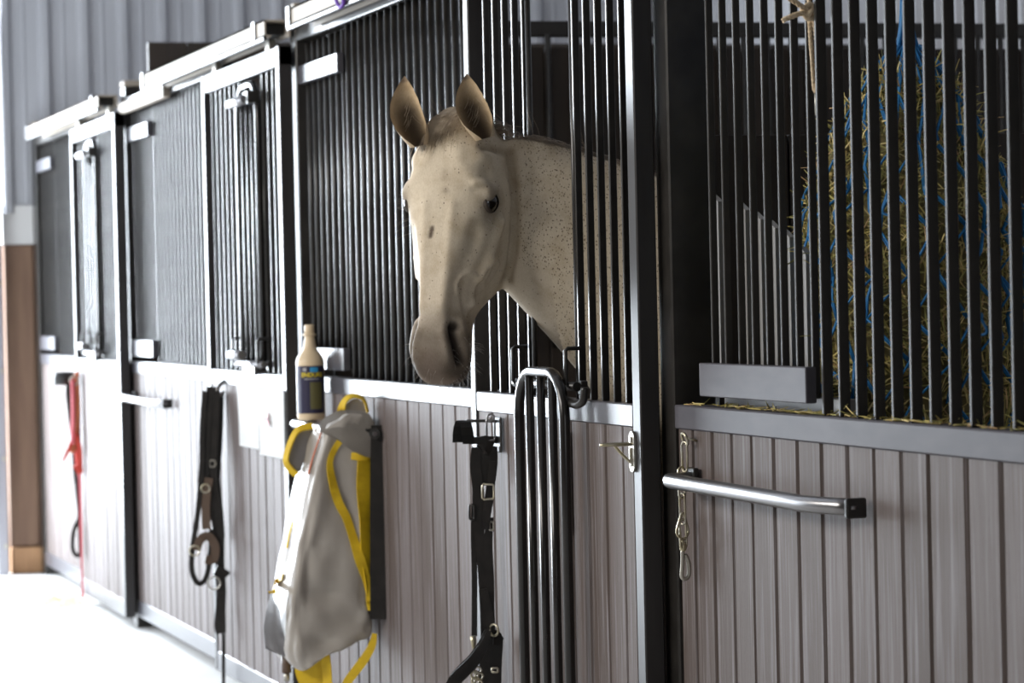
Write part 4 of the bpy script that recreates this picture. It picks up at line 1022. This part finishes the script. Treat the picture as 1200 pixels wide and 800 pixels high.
def lids(s):
    c = np.array(hl2w(EYE[0][0], EYE[0][1], EYE[0][2]*s)); out = np.array(WD)*s*.86+np.array(HN)*.50; out /= np.linalg.norm(out)
    ax1 = np.array(HA)*.80-np.array(HN)*.42; ax1 -= out*(ax1@out); ax1 /= np.linalg.norm(ax1); ax2 = np.cross(out, ax1)
    if ax2@np.array(HN) < 0 and False: ax2 = -ax2
    upv = -np.array(HA)*.6+np.array(HN)*.6; upv -= out*(upv@out); upv -= ax1*(upv@ax1)
    if ax2@upv < 0: ax2 = -ax2
    R1 = .0283; skin = np.array((.50, .43, .34)); rim = np.array((.045, .036, .031))
    for top, hgt in ((1, .0165), (-1, .0150)):
        U_s = np.linspace(-1.12, 1.12, 25); Vs = np.linspace(0, 1, 9); P = np.zeros((9, 25, 3)); Q = np.zeros((9, 25, 3))
        for i, v in enumerate(Vs):
            for j, u in enumerate(U_s):
                ed = hgt*max(0, 1-abs(u)**2.2); ly = top*(ed+v*(.014 if top > 0 else .011)); lx = u*.0262*(1+.15*v)
                oz = max(R1**2-lx**2-ly**2, 0)**.5 - .009*v**3 + (.0028 if top > 0 else .0016)*sin(pi*min(1, v*1.6+.25))*(1-.6*abs(u))
                P[i, j] = c+ax1*lx+ax2*ly+out*oz; f_ = min(1, (v/.95))**1.6; Q[i, j] = rim*(1-f_)+(skin*.42 if top > 0 else skin*.38)*f_
        add_grid(P, Q)
    return c, out, ax1, ax2
eyeinfo = [lids(1), lids(-1)]
nf = len(me2.polygons); LV = np.empty(len(me2.loops), np.int32); me2.loops.foreach_get('vertex_index', LV); LT = np.empty(nf, np.int32); me2.polygons.foreach_get('loop_total', LT)
allV = np.vstack([V, np.array(EV)]); EFa = np.array(EF, np.int32); LVa = np.concatenate([LV, EFa.ravel()]); LTa = np.concatenate([LT, np.full(len(EF), 4, np.int32)])
hm = bpy.data.meshes.new('horse'); hm.vertices.add(len(allV)); ORG = np.array((-6.64, .9, 0))
hm.vertices.foreach_set('co', (allV-ORG).astype(np.float32).ravel()); hm.loops.add(len(LVa)); hm.loops.foreach_set('vertex_index', LVa); hm.polygons.add(len(LTa))
hm.polygons.foreach_set('loop_start', np.concatenate([[0], np.cumsum(LTa)[:-1]]).astype(np.int32)); hm.polygons.foreach_set('loop_total', LTa); hm.polygons.foreach_set('use_smooth', np.ones(len(LTa), bool)); hm.update(calc_edges=True); hm.validate()
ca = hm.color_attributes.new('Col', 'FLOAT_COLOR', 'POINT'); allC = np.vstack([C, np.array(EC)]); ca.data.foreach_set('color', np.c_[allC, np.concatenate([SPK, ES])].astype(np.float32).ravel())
def coat_mat():
    m, nt, b = nodes('flea_bitten_grey_coat'); at_ = nt.nodes.new('ShaderNodeAttribute'); at_.attribute_name = 'Col'
    n1 = noise(nt, 26, (1, 1, 1), 5); c = mixc(nt, ramp(nt, n1, .45, .75), at_.outputs['Color'], (.80, .76, .70), 'MULTIPLY')
    n2 = noise(nt, 420, (1, 1, .45), 2); c = mixc(nt, ramp(nt, n2, .40, .72), c, (.87, .85, .81), 'MULTIPLY')
    tc = nt.nodes.new('ShaderNodeTexCoord'); mp = nt.nodes.new('ShaderNodeMapping'); mp.inputs['Scale'].default_value = (1, 1, .7); nt.links.new(tc.outputs['Object'], mp.inputs[0])
    masks = []
    for sc_, th_ in ((115, .24), (190, .29)):
        vo = nt.nodes.new('ShaderNodeTexVoronoi'); vo.inputs['Scale'].default_value = sc_; vo.inputs['Randomness'].default_value = 1.0; nt.links.new(mp.outputs[0], vo.inputs['Vector'])
        sp = nt.nodes.new('ShaderNodeSeparateColor'); nt.links.new(vo.outputs['Color'], sp.inputs[0])
        r1 = nt.nodes.new('ShaderNodeMapRange'); r1.inputs[1].default_value = th_; r1.inputs[2].default_value = th_-.12; nt.links.new(vo.outputs['Distance'], r1.inputs[0])
        pick = nt.nodes.new('ShaderNodeMath'); pick.operation = 'LESS_THAN'; nt.links.new(sp.outputs[0], pick.inputs[0]); nt.links.new(at_.outputs['Alpha'], pick.inputs[1])
        mu = nt.nodes.new('ShaderNodeMath'); mu.operation = 'MULTIPLY'; nt.links.new(r1.outputs[0], mu.inputs[0]); nt.links.new(pick.outputs[0], mu.inputs[1])
        m2 = nt.nodes.new('ShaderNodeMath'); m2.operation = 'MULTIPLY'; nt.links.new(mu.outputs[0], m2.inputs[0]); m2.inputs[1].default_value = .88; c = mixc(nt, m2.outputs[0], c, (.10, .062, .042))
    nt.links.new(c, b.inputs['Base Color']); b.inputs['Roughness'].default_value = .62; b.inputs['Specular IOR Level'].default_value = .14
    bump(nt, b, n2, .12, .0012); return m
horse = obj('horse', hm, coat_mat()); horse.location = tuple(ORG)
tag(horse, 'flea-bitten grey horse looking out of its stall, ears pricked', 'horse')
horse_tree = BVHTree.FromPolygons([tuple(v) for v in V], [tuple(LV[i*4:i*4+4]) for i in range(nf)] if (LT == 4).all() else [list(p.vertices) for p in me2.polygons])
for (c, out, ax1, ax2) in eyeinfo:
    bm = BM(); bmesh.ops.create_uvsphere(bm, u_segments=28, v_segments=18, radius=.0272)
    for v in bm.verts: v.co += Vector(c)
    for f_ in bm.faces: f_.smooth = True
    obj('eye', bm, M['eye'], horse)
# hair
def hair_mesh(name, strands, m, parent):
    """strands: (points, root radius)"""
    Vh, Fh = [], []
    for pts, r in strands:
        pts = [np.array(p) for p in pts]; n0 = len(Vh); K = len(pts)
        for i, p in enumerate(pts):
            t = pts[min(i+1, K-1)]-pts[max(i-1, 0)]; t = t/(np.linalg.norm(t)+1e-9); a = np.cross(t, (.37, .61, .70)); a /= np.linalg.norm(a); b = np.cross(t, a); rr_ = r*(1-.8*i/(K-1))
            for k in range(3): Vh.append(p+(a*cos(2.094*k)+b*sin(2.094*k))*rr_)
        for i in range(K-1):
            for k in range(3): Fh.append((n0+i*3+k, n0+i*3+(k+1) % 3, n0+i*3+3+(k+1) % 3, n0+i*3+3+k))
    me = bpy.data.meshes.new(name); me.from_pydata([tuple(v) for v in Vh], [], Fh); o = obj(name, me, m, parent); o['kind'] = 'stuff'; return o
M['mane'] = mat('mane_hair', (.33, .26, .19), .55, 0, (.10, .08, .065), 16, (1, 1, 1), .35, .65)
M['forelock'] = mat('forelock_hair', (.42, .34, .245), .55, 0, (.20, .155, .11), 30, (1, 1, 1), .4, .65)
M['whisker'] = mat('whiskers', (.55, .50, .44), .5)
def surf(p, n=None, off=.002):
    h, nn, _, _ = horse_tree.find_nearest(Vector(p)); return np.array(h+nn*off), np.array(nn)
crest = [np.array(v) for v in catmull([HP+HA*(-.035)-HN*.06, Vector((-6.79, -.215, 1.75)), Vector((-6.775, -.185, 1.757)), Vector((-6.74, -.09, 1.748)), Vector((-6.70, .03, 1.722)), Vector((-6.67, .16, 1.678)), Vector((-6.65, .34, 1.615)), Vector((-6.64, .54, 1.545)), Vector((-6.64, .72, 1.51))], 8)]
st_ = []
for _ in range(1500):
    q = rng.uniform(0, len(crest)-1.001); i = int(q); p = crest[i]+(crest[i+1]-crest[i])*(q-i); tdir = crest[i+1]-crest[i]; tdir /= np.linalg.norm(tdir)
    p, n_ = surf(p+np.array((rng.normal(0, .008), 0, .01)), off=-.001); side = np.array((-1.0, 0, 0)) if rng.random() < .5 else np.array((.8, 0, -.25))
    Lh = rng.uniform(.035, .085); d = tdir*rng.normal(.55, .25)+np.array((0, 0, 1))*rng.uniform(.12, .5)+side*rng.uniform(.1, .7)
    p1 = p+d*Lh*.4; p2 = p1+(d*.8+np.array((0, 0, -.35))+tdir*.2)*Lh*.35; p3 = p2+(tdir*.5+side*.35+np.array((0, 0, -.75)))*Lh*.35
    st_.append(([p, p1, p2, p3], rng.uniform(.0007, .0014)))
for _ in range(14):
    q = rng.uniform(6, 40); i = int(q); p, _n = surf(crest[i]); st_.append(([p, p+np.array((rng.normal(0, .02), rng.normal(-.01, .02), .03)), p+np.array((rng.normal(-.0, .02), -.03+rng.normal(0, .01), rng.uniform(.05, .085)))], .0007))
hair_mesh('mane', st_, M['mane'], horse)
st_ = []
for _ in range(430):
    w0 = rng.normal(-.006, .022); p, n_ = surf(np.array(hl2w(-.035+rng.normal(0, .012), -.03+rng.normal(0, .015), w0)), off=0)
    pts = [p]; Lh = .04+.12*rng.beta(1.6, 2.4); w1 = w0*1.3-.040*rng.uniform(.3, 1.3)+rng.normal(0, .014)
    for k in (1, 2, 3, 4):
        f_ = k/4; tgt = np.array(hl2w(-.03+Lh*f_, .03, w0+(w1-w0)*f_)); s_, _ = surf(tgt, off=.002+.007*sin(pi*f_)+rng.uniform(0, .004)); pts.append(s_)
    st_.append((pts, rng.uniform(.0006, .0012)))
for _ in range(36):                      # hair inside and along the ears
    b, up, fw, sd, Lh = ears[rng.integers(2)]; q = rng.uniform(.08, .55); s = rng.choice((-1, 1))
    p = b+up*Lh*q+sd*s*rng.uniform(.012, .03)+fw*rng.uniform(-.005, .012); st_.append(([p, p+up*.012-sd*s*.010+fw*.006, p+up*.026-sd*s*.016+fw*.008], .0005))
hair_mesh('forelock', st_, M['forelock'], horse)
st_ = []
for _ in range(190):
    a_, w_ = rng.uniform(.545, .655), rng.uniform(-.07, .07); d_ = rng.uniform(-.125, -.05)
    p, n_ = surf(np.array(hl2w(a_, d_, w_)), off=0)
    if (p-np.array(HP))@hn_ > -.03: continue
    n_ = n_+np.array(HA)*.35+rng.normal(0, .25, 3); n_ /= np.linalg.norm(n_); Lh = rng.uniform(.012, .042); st_.append(([p, p+n_*Lh*.55, p+n_*Lh+np.array((0, 0, -.006))], .00028))
for s in (1, -1):
    c, out, ax1, ax2 = eyeinfo[0 if s == 1 else 1]
    for k in (np.linspace(-.8, .7, 9) if s < 0 else []): p = c+ax1*k*.0262+ax2*.0168*(1-abs(k)**2.2)+out*.0235; st_.append(([p, p+out*.009+ax2*.001-ax1*.001, p+out*.017-ax2*.004+ax1*.002*rng.normal()], .00035))
    for _ in range(4): p, n_ = surf(np.array(hl2w(.285+rng.normal(0, .012), -.06+rng.normal(0, .012), .10*s)), off=0); st_.append(([p, p+n_*.02+np.array(HA)*.004, p+n_*.04+np.array(HA)*.014], .0003))
hair_mesh('whiskers', st_, M['whisker'], horse)
st_ = []
for _ in range(260):
    p = np.array((-6.64+rng.normal(0, .02), 2.10, 1.30+rng.normal(0, .02))); x = rng.normal(0, .05); st_.append(([p, p+np.array((x*.4, .06, -.12)), p+np.array((x, .09+rng.normal(0, .02), -.5)), p+np.array((x*1.2, .07+rng.normal(0, .02), rng.uniform(-.95, -.8)))], .0022))
hair_mesh('tail', st_, M['mane'], horse)
